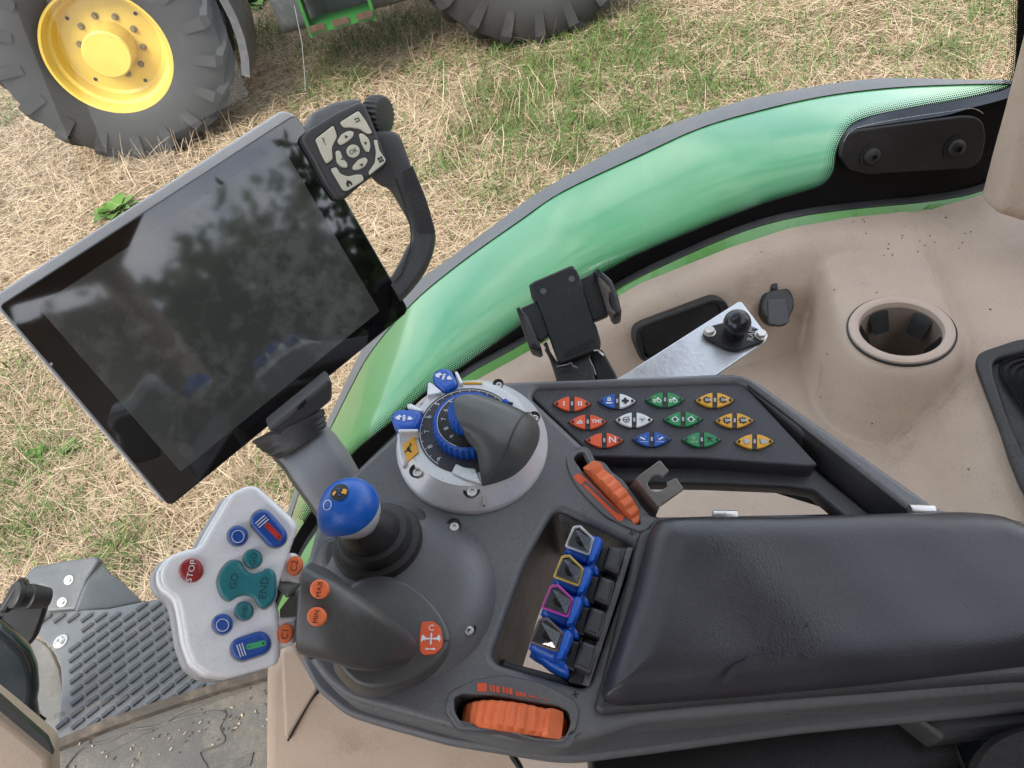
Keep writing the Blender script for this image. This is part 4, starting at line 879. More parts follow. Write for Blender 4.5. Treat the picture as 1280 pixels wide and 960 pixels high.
for (x, y), r in zip(KW([(203, 728), (530, 845), (905, 404), (690, 206)]), (6.4, 6.8, 5, 4.5)): torx(x, y, dial_h(x, y)+.0012, r, t)
V, Fc = plate_geo([rp(KW([(404, 724), (432, 668), (480, 690), (548, 698), (585, 790), (480, 760)]), 2)], PC, .0212, .004, .0006); mesh('base_shoulder', V, Fc, SILVER, t)
V, Fc = plate_geo([KW([(583, 812), (592, 806), (606, 915), (594, 918)])], PC, .0118, .004, .0003); mesh('base_joint', V, Fc, SILVERD, t)

# ================================================================== BALL LEVER
t = thing('ball_lever', PC.w(470, 690, .012), 'blue ball-topped lever with plus and minus marks over a ribbed black rubber boot', 'lever')
rings = [(ell(*KH([(455, 285)])[0], 58, 47, -28), .010), (ell(*KH([(452, 270)])[0], 59, 47, -28), .016), (ell(*KH([(448, 258)])[0], 56, 44, -28), .021), (ell(*KH([(446, 256)])[0], 48, 37, -28), .022),
         (ell(*KH([(440, 240)])[0], 49, 38, -28), .027), (ell(*KH([(430, 225)])[0], 45, 35, -28), .032), (ell(*KH([(425, 220)])[0], 38, 30, -28), .033), (ell(*KH([(415, 205)])[0], 38, 30, -28), .038), (ell(*KH([(400, 190)])[0], 32, 25, -28), .044), (ell(*KH([(375, 165)])[0], 25, 20, -28), .050), (ell(*KH([(365, 155)])[0], 20, 17, -28), .054)]
mesh('rubber_boot', *ringloft(PC, rings, 56), RUBBER, t, sharp=45)
V, Fc = plate_geo([rp(KH([(205, 300), (215, 255), (260, 235), (640, 95), (680, 200), (640, 300), (420, 470), (330, 440), (235, 400), (205, 350)]), 20)], PC, .0105, .01, .004); mesh('boot_seat', V, Fc, GREYD, t)
bc = PC.w(*KH([(333, 118)])[0], .062); rb = 37.5/F*(bc-CAM)@FW; axb = bc-PC.w(*KH([(410, 230)])[0], .03); axb = axb/np.linalg.norm(axb); axb = axb*.7+(CAM-bc)/np.linalg.norm(CAM-bc)*.3+UP*.35-RT*.3; axb = axb/np.linalg.norm(axb)
mesh('silver_collar', *lathe_geo(bc, axb, [(rb*.5, -rb*1.1), (rb*.7, -rb*.85), (rb*.88, -rb*.55), (rb*.97, -rb*.25), (rb*.975, -rb*.1), (rb*.93, -rb*.05)], 40), SILVER, t)
bk = -RT*.8-UP*.6
V, Fc = lathe_geo(bc, axb, [(rb*1.0, -rb*.16)]+[(rb*math.cos(a)*1.02, rb*math.sin(a)*.95) for a in np.linspace(-.1, 1.5707, 14)], 48)
V = [v+bk*max(0, ((v-bc)/rb)@bk-.62)*rb*.45*max(0, 1-((v-bc)/rb)@axb*1.2) for v in map(np.asarray, V)]
ball = mesh('blue_ball', V, Fc, mat('blue ball', (.008, .11, .5), .34, bump=.1, bs=900, var=.15), t)
def on_ball(loops, k):
    b = B()
    for lp in loops:
        V = []
        for x, y in lp+[tuple(np.mean(lp, 0))]:
            d = ray(x, y); e = CAM-bc; A_ = d@d; B_ = 2*d@e; rr = rb*k; D_ = B_*B_-4*A_*(e@e-rr*rr); V.append(CAM+d*((-B_-math.sqrt(max(D_, 0)))/(2*A_)))
        n = len(lp); b.add(V, [(i, (i+1) % n, n) for i in range(n)])
    return b
on_ball([ell(*KH([(289, 52)])[0], 12, 9.5, -35, 24)], 1.03).build('decal', BLKP, t, smooth=False)
on_ball([KH(p) for p in ([(257, 60), (268, 46), (276, 52), (264, 68)], [(296, 52), (318, 38), (324, 46), (302, 60)], [(302, 40), (312, 36), (320, 58), (310, 62)])], 1.045).build('plus_minus_mark', mat('amber print', (.8, .4, .05), .5), t, smooth=False)
on_ball([KH(p) for p in ([(279, 60), (285, 66), (295, 68), (292, 60)], [(278, 38), (288, 33), (290, 42)])], 1.045).build('arrow_mark', BLUP, t, smooth=False)
lp = ell(*KH([(237, 107)])[0], 5.2, 6.8, 15, 24); li = ell(*KH([(237, 107)])[0], 4.3, 5.8, 15, 24); g = B()
for i in range(24):
    j = (i+1) % 24; q2 = on_ball([[lp[i], lp[j], li[j], li[i]]], 1.022); g.add(q2.V[:4], [(0, 1, 2, 3)])
g.build('circle_mark', WHIP, t, smooth=False)

# ================================================================== JOYSTICK
DH = .400; PH = Pl(at(280, 735, DH), c2w((.20, -.14, -.97)))
t = joy = thing('joystick', PC.w(500, 790, .015), 'large silver-headed joystick with red STOP, teal, blue and orange buttons on a dark grip', 'joystick')
SK = catmull(KH([(345, 440), (450, 408), (560, 428), (650, 488), (715, 560), (755, 630), (766, 690), (740, 745), (690, 800), (600, 852), (480, 888), (380, 880), (310, 825), (270, 760), (265, 640), (290, 520)]), 4)
def sc_(lp, k, dx=0, dy=0): c_ = np.mean(lp, 0); return [((x-c_[0])*k+c_[0]+dx, (y-c_[1])*k+c_[1]+dy) for x, y in lp]
mesh('grip_skirt', *ringloft(PC, [(sc_(SK, 1.0, -2, 12), .012), (sc_(SK, 1.0, -1, 6), .018), (sc_(SK, 1.0, 0, 1), .0235), (sc_(SK, .975, 0, 0), .0250), (sc_(SK, .92, 0, 0), .0258), (sc_(SK, .5, -4, -2), .0266)], 64), GRIPM, t, sharp=50)
rows = [(386, 705, 378, 811, .410), (396, 709, 384, 815, .410), (415, 718, 412, 822, .411), (438, 733, 434, 831, .414), (462, 750, 458, 834, .420), (486, 772, 478, 826, .428), (500, 785, 490, 824, .436)]
mesh('grip', *loft_geo(silh(rows, [.014, .0155, .017, .0175, .017, .016, .015], 3.2, 4), 40), GRIPM, t, sharp=50)
# arms joining head and grip, with buttons C1 and C2
PA = Pl(at(355, 740, .413), c2w((.16, -.22, -.96)))
for pts, dk in (([(650, 420), (690, 345), (715, 350), (757, 400), (738, 478), (690, 470), (650, 470)], 0), ([(630, 628), (718, 625), (712, 738), (650, 762), (630, 740)], 0)):
    plate('head_arm', rp(KG(pts), 3), PA, .003, .012, .002, SILVERH, t)
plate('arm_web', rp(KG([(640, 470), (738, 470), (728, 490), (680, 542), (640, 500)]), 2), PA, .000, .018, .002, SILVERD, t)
plate('arm_web', rp(KG([(690, 535), (732, 500), (725, 628), (650, 640), (648, 590)]), 2), PA, -.012, .012, .002, mat('grey clear web', (.42, .44, .42), .3), t)
def btn(name, loop, P, h, th_, m, par, bev=.0012): V, Fc = plate_geo([loop], P, h, th_, bev, 3); return mesh(name, V, Fc, m, par)
def txt(s_, P, x, y, an, size, h, m, par, top, name='lettering', wide=1.): V, Fc = text_geo(s_, P, x, y, an, size, h, wide=wide); o_ = mesh(name, V, Fc, m, top, smooth=False); o_.parent = par; return o_
for s_, (x, y) in (('C2', KG([(713, 402)])[0]), ('C1', KG([(674, 693)])[0])):
    bt = btn('orange_button', ell(x, y, 9.8, 12.6, 14), PA, .0062, .006, ORANGE, t); txt(s_, PA, x, y, 82, 12, .0064, TXTB, bt, t)
PB_ = Pl(at(395, 755, .3945), c2w((.1, -.28, -.95)))
for s_, (x, y) in (('MAX', KG([(820, 502)])[0]), ('MIN', KG([(807, 620)])[0])):
    bt = btn('orange_button', circ(x, y, 12.3), PB_, .003, .009, ORANGE, t); txt(s_, PB_, x, y, 82, 9.5, .0032, TXTB, bt, t)
HO = [(440, 92), (500, 62), (545, 60), (600, 108), (700, 200), (724, 235), (712, 275), (655, 440), (640, 490), (622, 560), (640, 610), (648, 790), (635, 832), (430, 888), (340, 878), (275, 830), (242, 740), (218, 590), (205, 550), (180, 530), (152, 508), (134, 470), (135, 420), (175, 362), (230, 340), (285, 330), (310, 315), (345, 250)]
HOP = rp(KG(HO), 6)
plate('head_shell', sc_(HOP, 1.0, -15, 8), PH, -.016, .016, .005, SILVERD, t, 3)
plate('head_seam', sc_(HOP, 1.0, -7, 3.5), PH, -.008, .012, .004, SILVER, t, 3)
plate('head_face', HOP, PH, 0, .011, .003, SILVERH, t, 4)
hb = .0032
x, y = KG([(267, 424)])[0]; bt = btn('stop_button', circ(x, y, 15.2), PH, hb, .006, RED, t, .002); txt('STOP', PH, x+1.2, y, 76, 10.8, hb+.0002, WHIP, bt, t, wide=1.1)
for c_ in ((468, 275), (402, 655)):
    x, y = KG([c_])[0]; bt = btn('blue_button', circ(x, y, 12.4), PH, hb+.001, .006, BLUEB, t, .0018); V, Fc = plate_geo([circ(x+.8, y+.3, 8.0), circ(x+.8, y+.3, 7.2)], PH, hb+.0012, .0003); o_ = mesh('ring_mark', V, Fc, WHIP, t, smooth=False); o_.parent = bt
    V, Fc = plate_geo([circ(x, y, 13.8)], PH, .0006, .002, .0003); mesh('button_collar', V, Fc, SILVERD, t)
for (x0, y0), (x1, y1), sm, s0, s1 in ((KG([(575, 213)])[0], KG([(630, 276)])[0], mat('red strip', (.5, .03, .03), .45), KG([(598, 230)])[0], KG([(647, 280)])[0]), (KG([(487, 762)])[0], KG([(560, 738)])[0], mat('green strip', (.05, .38, .16), .45), KG([(518, 749)])[0], KG([(580, 734)])[0])):
    V, Fc = plate_geo([caps(x0, y0, x1, y1, 16)], PH, .0006, .002, .0003); mesh('button_collar', V, Fc, SILVERD, t)
    bt = btn('rocker_button', caps(x0, y0, x1, y1, 14.4), PH, hb+.0015, .0065, BLUEB, t, .002)
    V, Fc = plate_geo([caps(*s0, *s1, 3.6)], PH, hb+.0018, .0004); o_ = mesh('strip_mark', V, Fc, sm, t, smooth=False); o_.parent = bt
    g = []; an = math.degrees(math.atan2(-(y1-y0), x1-x0)); dv = np.array([x1-x0, y1-y0]); dv = dv/np.linalg.norm(dv); nv = np.array([-dv[1], dv[0]])
    for k in range(3):
        p0 = np.array([x0, y0])-dv*(4-3.4*k)-nv*8; p1 = np.array([x0, y0])-dv*(4-3.4*k)+nv*8; e = dv*.55; g.append(plate_geo([[tuple(p0-e), tuple(p1-e), tuple(p1+e), tuple(p0+e)]], PH, hb+.0018, .0004))
    o_ = merge('line_marks', g, WHIP, t, smooth=False); o_.parent = bt
    o_ = merge('plus_minus_mark', [glyph_geo([[(-1, -.25), (1, -.25), (1, .25), (-1, .25)]], PH, *s0, 20, 1.8, hb+.0022), glyph_geo([[(-1, -.25), (1, -.25), (1, .25), (-1, .25)]], PH, *s1, 20, 2, hb+.0022), glyph_geo([[(-.25, -1), (.25, -1), (.25, 1), (-.25, 1)]], PH, *s1, 20, 2, hb+.00225)], BLKP, t, smooth=False); o_.parent = bt
for s_, c_ in (('GO', (534, 373)), ('END', (496, 598))):
    x, y = KG([c_])[0]; bt = btn('teal_button', circ(x, y, 11.6), PH, hb, .006, TEAL, t, .0015); txt(s_, PH, x+1, y, 80, 11 if s_ == 'GO' else 8.4, hb+.0002, TXTT, bt, t)
    V, Fc = plate_geo([circ(x, y, 12.8)], PH, .0006, .002, .0003); mesh('button_collar', V, Fc, SILVERD, t)
X_ = [(395, 428), (432, 386), (474, 382), (496, 416), (528, 438), (570, 430), (592, 415), (624, 430), (632, 475), (629, 540), (592, 584), (560, 580), (536, 542), (500, 530), (465, 538), (432, 555), (398, 532), (382, 480)]
bt = btn('teal_cross_button', catmull(KG(X_), 4), PH, hb+.0008, .0065, TEAL, t, .0018)
V, Fc = plate_geo([sc_(catmull(KG(X_), 4), 1.05)], PH, .0006, .002, .0003); mesh('button_collar', V, Fc, SILVERD, t)
txt('GO', PH, *KG([(455, 468)])[0], 80, 13, hb+.001, TXTT, bt, t); txt('END', PH, *KG([(583, 497)])[0], 82, 14, hb+.001, TXTT, bt, t)
# trigger and decals below the grip
PT_ = Pl(at(395, 815, .405), c2w((-.15, .55, -.8)))
V, Fc = plate_geo([rp(KG([(775, 742), (830, 762), (850, 780), (838, 786), (800, 772)]), 1)], PT_, 0, .003, .0005); mesh('orange_print', V, Fc, ORPR, t)
V, Fc = plate_geo([rp(KG([(762, 790), (785, 770), (830, 790), (860, 785), (855, 806), (820, 800), (790, 812), (768, 808)]), 2)], PT_, .001, .008, .002); mesh('trigger', V, Fc, BLACK, t)
DC = rp(KH([(640, 608), (690, 604), (722, 632), (733, 690), (726, 720), (695, 746), (650, 750), (634, 735), (630, 680)]), 3)
dh = .0262
V, Fc = plate_geo([DC], PC, dh+.001, .003, .0004); dec = mesh('orange_decal', V, Fc, ORPR, t)
cx, cy = KH([(682, 680)])[0]; g = []
for dx, dy, w2, h2 in ((0, 0, .14, .14), (0, .45, .1, .26), (0, -.45, .1, .26), (.45, 0, .26, .1), (-.45, 0, .26, .1)): g.append(glyph_geo([[(dx-w2, dy-h2), (dx+w2, dy-h2), (dx+w2, dy+h2), (dx-w2, dy+h2)]], PC, cx, cy, 0, 10, dh+.0014))
g.append(glyph_geo([[(-1.2, .3), (-1.0, .5), (-.8, .2), (-.7, .3), (-.75, -.3), (-1, -.1), (-1.15, -.5), (-1.25, -.1)], [(1.1, .3), (.95, .55), (.8, .25), (.7, .3), (.72, -.25), (.9, -.1), (1.1, -.45), (1.2, 0)]], PC, cx, cy, 0, 10, dh+.0014))
g.append(glyph_geo([[(-.7, -1.25), (-.35, -1.1), (-.35, -1.2), (.3, -1.2), (.3, -1.1), (.7, -1.25), (.3, -1.42), (.3, -1.32), (-.35, -1.32), (-.35, -1.42)]], PC, cx, cy, 0, 10, dh+.0014))
g += [glyph_geo([[(.38*math.cos(a), 1.35+.38*math.sin(a)), (.38*math.cos(b_), 1.35+.38*math.sin(b_)), (.27*math.cos(b_), 1.35+.27*math.sin(b_)), (.27*math.cos(a), 1.35+.27*math.sin(a))]], PC, cx, cy, 0, 10, dh+.0014) for a, b_ in zip(np.linspace(.6, 5.6, 14)[:-1], np.linspace(.6, 5.6, 14)[1:])]
o_ = merge('decal_icon', g, WHIP, t, smooth=False); o_.parent = dec
V, Fc = tube_geo([PC.w(x, y, .0268) for x, y in KH([(734, 687), (750, 688), (765, 690)])], .0003, 4); mesh('skirt_joint', V, Fc, BLACK, t)

# ================================================================== DISPLAY ON ITS ARM
t = disp = thing('display_monitor', at(390, 560, .60), 'large dark touch display tilted on a grey arm, with a keypad and grab handle', 'display')
FACE = rp([(-3, 383), (370, 141.5), (512, 388.5), (212, 634)], 10)
plate('housing', rp([(-14, 374), (352, 138), (366, 141), (509, 388), (212, 631), (200, 625)], 7), PM, -.0028, .022, .002, mat('display housing', (.55, .55, .57), .5, bump=.2, bs=1500, dust=.15), t, 3)
plate('front_glass', FACE, PM, 0, .004, .0012, GLOSSB, t)
plate('screen', rp([(46.8, 383.5), (352, 181.6), (474.6, 388.8), (225.9, 589.7)], 2), PM, .00045, .0006, 0, SCREENM, t)
V, Fc = plate_geo([circ(64, 455, 2, 10)], PM, .0006, .0004); mesh('sensor', V, Fc, GRYP, t)
# keypad
PK = Pl(PM.w(435, 185, .006), PM.n)
KO_ = rp(KM([(62, 218), (88, 195), (200, 125), (288, 86), (308, 92), (330, 140), (402, 325), (388, 350), (300, 415), (222, 482), (196, 480), (150, 415), (105, 325), (55, 240)]), 5)
kp = plate('keypad', KO_, PK, .004, .022, .0035, GREYD, t, 3)
plate('keypad_top', rp(KM([(45, 222), (62, 205), (100, 130), (180, 90), (270, 72), (300, 88), (120, 190), (62, 235)]), 3), PK, -.006, .018, .003, FLIP, t)
def key(pts, smooth_=False):
    lp = rp(KM(pts), 3); V, Fc = plate_geo([lp], PK, .0056, .003, .0010, 2); o_ = mesh('key', V, Fc, CREAM, t); o_.parent = kp
    V, Fc = plate_geo([sc_(lp, 1.10)], PK, .0043, .001, .0003); o2 = mesh('key_gap', V, Fc, BLACK, t); o2.parent = kp
key([(110, 237), (183, 180), (198, 226), (176, 270), (180, 318), (154, 336), (132, 292)])
key([(207, 170), (283, 122), (312, 162), (340, 214), (320, 217), (288, 196), (248, 190), (222, 190)])
key([(344, 240), (358, 237), (366, 280), (394, 320), (384, 336), (326, 382), (324, 368), (350, 330), (354, 285)])
key([(170, 355), (194, 347), (210, 375), (240, 386), (272, 378), (298, 377), (306, 401), (236, 446), (220, 441)])
key([(196, 246), (215, 216), (245, 201), (266, 207), (262, 226), (248, 240), (225, 256), (210, 262)])
key([(285, 214), (300, 212), (325, 235), (332, 265), (325, 290), (312, 286), (300, 264), (290, 240)])
key([(258, 346), (285, 316), (310, 308), (322, 320), (310, 346), (282, 361), (262, 361)])
key([(190, 284), (208, 280), (220, 310), (240, 336), (238, 352), (215, 350), (196, 330)])
key(circ(262, 284, 27, 20))
g = []; hk = .0060
def kg(polys, x, y, an, sz): g.append(glyph_geo(polys, PK, *KM([(x, y)])[0], an, sz, hk))
tri = [[(-1, -.6), (1, -.6), (0, .9)]]
kg(tri, 232, 226, 28, 2.4); kg(tri, 311, 252, -62, 2.4); kg(tri, 295, 340, 208, 2.4); kg(tri, 217, 316, 118, 2.4)
g.append(text_geo('OK', PK, *KM([(262, 285)])[0], 28, 7.5, hk)); g.append(text_geo('?', PK, *KM([(145, 247)])[0], 28, 12, hk))
kg([[(-1, -1), (-.3, -1), (-.3, -.3), (.3, -.3), (.3, -1), (1, -1), (1, .1), (0, 1.1), (-1, .1)]], 243, 412, 28, 3.6)
for dx in (-.62, .62):
    for dy in (-.62, .62): kg([[(dx-.5, dy-.5), (dx+.5, dy-.5), (dx+.5, dy+.5), (dx-.5, dy+.5)]], 371, 318, 28, 2.7)
kg([[(-1, -.7), (1, -.7), (1, .7), (-.5, .7), (-.5, 1), (-1.1, .5), (-.5, .05), (-.5, .35), (.65, .35), (.65, -.35), (-1, -.35)]], 277, 160, 20, 3)
ic = merge('key_icons', g, BLKP, t, smooth=False); ic.parent = kp
# knurled wheel behind the keypad
x, y = KM([(352, 140)])[0]; c = PK.w(x, y, -.010); ax = PK.n*.5+RT*.85-UP*.15
mesh('ribbed_knob', *lathe_geo(PK.w(*KM([(342, 142)])[0], -.022), ax, [(.010, -.006), (.0165, -.003), (.018, 0), (.018, .010), (.0165, .013), (.010, .0145), (0, .0145)], 176, rib=lambda a, r, hh: 1+.045*math.cos(22*a) if r > .016 else 1), GREYD, t)
# grab handle
rows = [(470, 164, 436, 196, .570), (488, 164, 452, 213, .568), (499, 170, 464, 222, .568), (507, 190, 474, 231, .568), (513, 207, 487, 238, .568), (528, 240, 502, 262, .569), (538, 268, 512, 282, .570), (544, 290, 514, 300, .571), (542, 312, 507, 314, .573), (532, 338, 499, 330, .575), (515, 362, 490, 345, .577), (500, 378, 483, 352, .579)]
rows = [(a, b_, c, d, (PM.w((a+c)/2, (b_+d)/2, -.006)-CAM)@FW) for a, b_, c, d, e in rows]
mesh('grab_handle', *loft_geo(silh(rows, [.006, .009, .011, .0115, .0115, .011, .009], 3.2, 4), 28), GREYD, t, sharp=50)
gr = [(516, 207, 494, 219, .5575), (522, 222, 500, 233, .5575), (531, 244, 509, 256, .558), (538, 266, 516, 277, .559), (544, 290, 522, 296, .5605)]
gr = [(a, b_, c, d, (PM.w((a+c)/2, (b_+d)/2, .003)-CAM)@FW) for a, b_, c, d, e in gr]
mesh('handle_grip', *loft_geo(silh(gr, [.0035, .004, .004, .004, .003], 5, 4), 24), RUBBER, t, sharp=50)
V, Fc = tube_geo([PM.w(x, y, .003) for x, y in KM([(430, 392), (455, 470), (485, 560), (493, 620), (488, 680), (455, 775), (425, 808)])], .0006, 5); mesh('handle_joint', V, Fc, BLACK, t)
# neck: bracket, bellows, arm
dn_ = PM.w(360, 510, 0)@FW-CAM@FW
PNK = Pl(at(380, 520, .575), PM.n*.8+UP*-.35+FW*-.1)
plate('neck_bracket', rp(KO([(150, 338), (380, 150), (488, 62), (506, 85), (505, 172), (488, 192), (360, 300), (246, 400), (225, 385)]), 4), PNK, 0, .018, .003, GREYD, t)
plate('bracket_notch', rp(KO([(305, 222), (355, 170), (362, 190), (350, 212), (318, 232)]), 2), PNK, .0008, .002, .0004, BLACK, t)
rings = [((68, 398), (452, 225)), ((100, 420), (462, 250)), ((92, 424), (455, 262)), ((125, 440), (468, 282)), ((120, 446), (460, 292)), ((160, 462), (470, 306)), ((158, 470), (464, 318)), ((215, 492), (470, 318))]
secs = []
for k, (a, b_) in enumerate(rings):
    (ax_, ay), (bx_, by) = KO([a])[0], KO([b_])[0]; p, q_ = at(ax_, ay, .592), at(bx_, by, .583); A = (p-q_)/2; N_ = np.cross(A, UP+RT*.6); N_ = N_/np.linalg.norm(N_); secs.append(((p+q_)/2+N_*0, A, np.cross(A/np.linalg.norm(A), np.cross(A, FW)/np.linalg.norm(np.cross(A, FW)))*np.linalg.norm(A)*.45+(UP*-.35)*.008, 2))
mesh('bellows', *loft_geo(secs, 36), RUBBER, t, sharp=40)
rows = [(*KO([(474, 318)])[0], *KO([(218, 500)])[0], .612), (*KO([(505, 350)])[0], *KO([(262, 545)])[0], .605), (*KO([(560, 435)])[0], *KO([(340, 640)])[0], .585), (*KO([(640, 565)])[0], *KO([(430, 770)])[0], .580), (*KO([(720, 700)])[0], *KO([(520, 900)])[0], .578)]
mesh('arm', *loft_geo(silh(rows, [.012, .016, .017, .015, .014], 4, 5), 36), mat('arm grey plastic', (.2, .205, .22), .5, bump=.2, bs=1500, dust=.15), t, sharp=50)
rows2 = [(a-1, b_, c-4, d+3, e+.012) for a, b_, c, d, e in rows]
mesh('arm_back', *loft_geo(silh(rows2, [.012, .016, .017, .015, .014], 4, 5), 36), GREYD, t, sharp=50)
PAR = Pl(at(*KO([(470, 520)])[0], .569), c2w((.0, -.15, -1)))

# ================================================================== THINGS BEHIND THE CONSOLE
# phone cradle
PQ = Pl(at(705, 395, .60), c2w((-.12, -.30, -.95)))
t = thing('phone_holder', at(712, 470, .60), 'empty black phone cradle with two spring jaws on a post behind the console', 'phone holder')
plate('back_plate', rp(KQ([(258, 210), (290, 188), (555, 78), (600, 92), (628, 150), (735, 495), (752, 520), (788, 640), (778, 690), (740, 712), (492, 808), (462, 790), (410, 640), (395, 600), (310, 340), (280, 320), (262, 270)]), 4), PQ, 0, .007, .0015, BLACK, t, 3)
plate('inner_back', rp(KQ([(246, 216), (280, 190), (560, 70), (590, 80), (300, 200), (275, 260), (290, 330), (262, 300)]), 2), PQ, -.003, .008, .001, RUBBER, t)
plate('sliding_arm', rp(KQ([(560, 200), (632, 172), (745, 122), (842, 440), (720, 490), (660, 470)]), 2), PQ, -.0035, .006, .001, BLACK, t)
plate('sliding_arm', rp(KQ([(188, 388), (302, 338), (340, 400), (400, 590), (332, 642), (250, 560)]), 2), PQ, -.0035, .006, .001, BLACK, t)
plate('jaw', rp(KQ([(722, 108), (745, 95), (805, 112), (872, 172), (915, 280), (943, 400), (935, 432), (890, 447), (862, 425), (840, 330), (800, 220), (765, 150)]), 4), PQ, .012, .022, .004, BLACK, t, 3)
plate('jaw_pad', rp(KQ([(762, 150), (800, 175), (850, 230), (870, 280), (850, 270), (845, 330), (870, 395), (905, 420), (880, 440), (842, 415)]), 2), PQ, .0125, .01, .001, mat('jaw pad', (.06, .05, .042), .6, second=(.14, .11, .08), ss=60, sw=.5), t)
plate('jaw', rp(KQ([(148, 382), (170, 374), (238, 440), (268, 500), (342, 690), (318, 707), (252, 682), (205, 560)]), 3), PQ, .011, .020, .003, BLACK, t, 3)
plate('jaw_pad', rp(KQ([(190, 440), (232, 462), (250, 520), (290, 620), (300, 670), (262, 655), (230, 570)]), 2), PQ, .0118, .01, .001, RUBBER, t)
plate('slot', rp(KQ([(500, 738), (540, 704), (700, 630), (742, 626), (745, 655), (728, 672), (565, 745), (520, 756)]), 2), PQ, .0004, .002, 0, mat('slot dark', (.006, .005, .005), .8, second=(.05, .04, .03), ss=80, sw=.55), t)
for c_ in ((355, 265), (568, 172)): x, y = KQ([c_])[0]; V, Fc = plate_geo([circ(x, y, 4.0, 18)], PQ, .0006, .002, .0004); mesh('screw_cover', V, Fc, GRIPM, t)
plate('post', rp(KQ([(362, 640), (460, 790), (520, 800), (700, 730), (740, 900), (760, 1000), (470, 1000), (440, 880)]), 2), PQ, -.006, .014, .002, RUBBER, t)
plate('post', rp(KQ([(702, 735), (765, 690), (800, 700), (905, 890), (930, 1000), (760, 1000)]), 2), PQ, -.012, .012, .002, BLACK, t)
V, Fc = tube_geo([PQ.w(*p, .000) for p in KQ([(452, 832), (490, 825), (540, 815), (560, 800), (575, 822), (608, 842)])], .0008, 6); mesh('wire_spring', V, Fc, DSTEEL, t)
V, Fc = tube_geo([PQ.w(*p, .000) for p in KQ([(735, 712), (760, 705), (790, 730), (808, 745)])], .0008, 6); mesh('wire_spring', V, Fc, STEEL, t)
V, Fc = tube_geo([PQ.w(*p, -.0055) for p in KQ([(700, 770), (730, 830), (748, 890)])], .0004, 5); mesh('post_edge', V, Fc, GRYP, t)

# aluminium bracket with ball mount
t = thing('ball_mount', PC.w(860, 440, -.010), 'black ball mount bolted to a scratched aluminium plate behind the switch panel', 'ball mount')
plate('mounting_plate', rp(KE([(560, 500), (672, 437), (1088, 171), (1102, 171), (1200, 300), (1192, 318), (1018, 437), (900, 520)]), 2.5), PC, -.010, .004, .0008, ALU, t)
plate('ball_base', rp(KE([(955, 284), (968, 264), (1036, 246), (1112, 248), (1172, 274), (1197, 296), (1180, 320), (1092, 352), (1052, 346), (968, 306)]), 5), PC, -.006, .005, .0015, BLACK, t, 3)
x, y = KE([(1072, 290)])[0]; c = PC.w(x, y, -.006); rr = 15.2*.65/F
mesh('ball', *lathe_geo(c, NC, [(rr*.85, -.002), (rr*.7, .004), (rr*.72, .006)]+[(rr*math.cos(a), .0125+rr*math.sin(a)) for a in np.linspace(-.75, 1.5707, 14)], 36), mat('ball rubber', (.012, .012, .016), .22), t)
for c_ in ((980, 285), (1173, 297)):
    x, y = KE([c_])[0]; mesh('bolt', *lathe_geo(PC.w(x, y, -.006), NC, [(.0048, 0), (.0048, .0006), (.0038, .0007), (.0038, .003), (.0033, .0036), (0, .0036)], 24, rib=lambda a, r, hh: 1-.06*abs(math.sin(3*a)) if r < .0042 and r > .003 else 1), STEEL, t, sharp=30)
V, Fc = text_geo('RAM', PC, *KE([(1138, 292)])[0], 82, 8.5, -.0057); mesh('lettering', V, Fc, GRYP, t, smooth=False)

# bent metal hook
PHK = Pl(PC.w(820, 605, .012), NC*.9+UP*-.25-RT*.1)
t = thing('hook_bracket', PC.w(800, 640, 0), 'bare steel hook plate with a round open notch beside the orange thumb wheel', 'bracket')
HK = KX([(850, 243), (862, 246), (932, 330), (872, 392), (868, 372), (835, 364), (790, 378), (755, 420), (752, 455), (775, 490), (820, 508), (870, 500), (915, 470), (920, 450), (912, 430), (995, 392), (1058, 480), (1052, 495), (860, 632), (842, 622), (665, 405), (660, 385)])
plate('notched_plate', HK, PHK, 0, .0045, .0006, DSTEEL, t)
VV = [PHK.w(*p, -.001) for p in KX([(662, 392), (846, 628)])]; lo = [PC.w(*p, -.012) for p in KX([(598, 462), (815, 722)])]; mi_ = [PC.w(*p, .004) for p in KX([(602, 470), (790, 690)])]
A = catmull([VV[0], (VV[0]+PHK.w(*KX([(615, 430)])[0], -.004))/2, PHK.w(*KX([(598, 470)])[0], -.010), PHK.w(*KX([(600, 520)])[0], -.030)], 5, False)
Bq = catmull([VV[1], PHK.w(*KX([(836, 645)])[0], -.003), PHK.w(*KX([(826, 670)])[0], -.010), PHK.w(*KX([(800, 735)])[0], -.030)], 5, False)
mesh('bent_flange', *strip_geo([np.asarray(a) for a in A], [np.asarray(b_) for b_ in Bq], -NC*.004+RT*.001), DSTEEL, t, sharp=60)

# ================================================================== ON THE SIDE TRIM
def trim_n(x, y):
    e = .004; z = lambda a, b_: float(trim_z(np.array([a]), np.array([b_]))[0])
    n = np.array([-(z(x+e, y)-z(x-e, y))/(2*e), -(z(x, y+e)-z(x, y-e))/(2*e), 1.]); return n/np.linalg.norm(n)
def trim_hit(px, py):
    d = ray(px, py); lo, hi_ = .4, 1.6
    ts = np.linspace(.45, 1.3, 900); P_ = CAM+np.outer(ts, d); zz = trim_z(P_[:, 0], P_[:, 1]); k = np.argmax(P_[:, 2] < zz); return P_[k]
def trim_plane(a, b_, c, lift):
    p, q_, r = trim_hit(*a), trim_hit(*b_), trim_hit(*c); n = np.cross(q_-p, r-p); n = n*np.sign(n@(CAM-p)); n = n/np.linalg.norm(n); return Pl(p+n*lift, n), (p+q_+r)/3
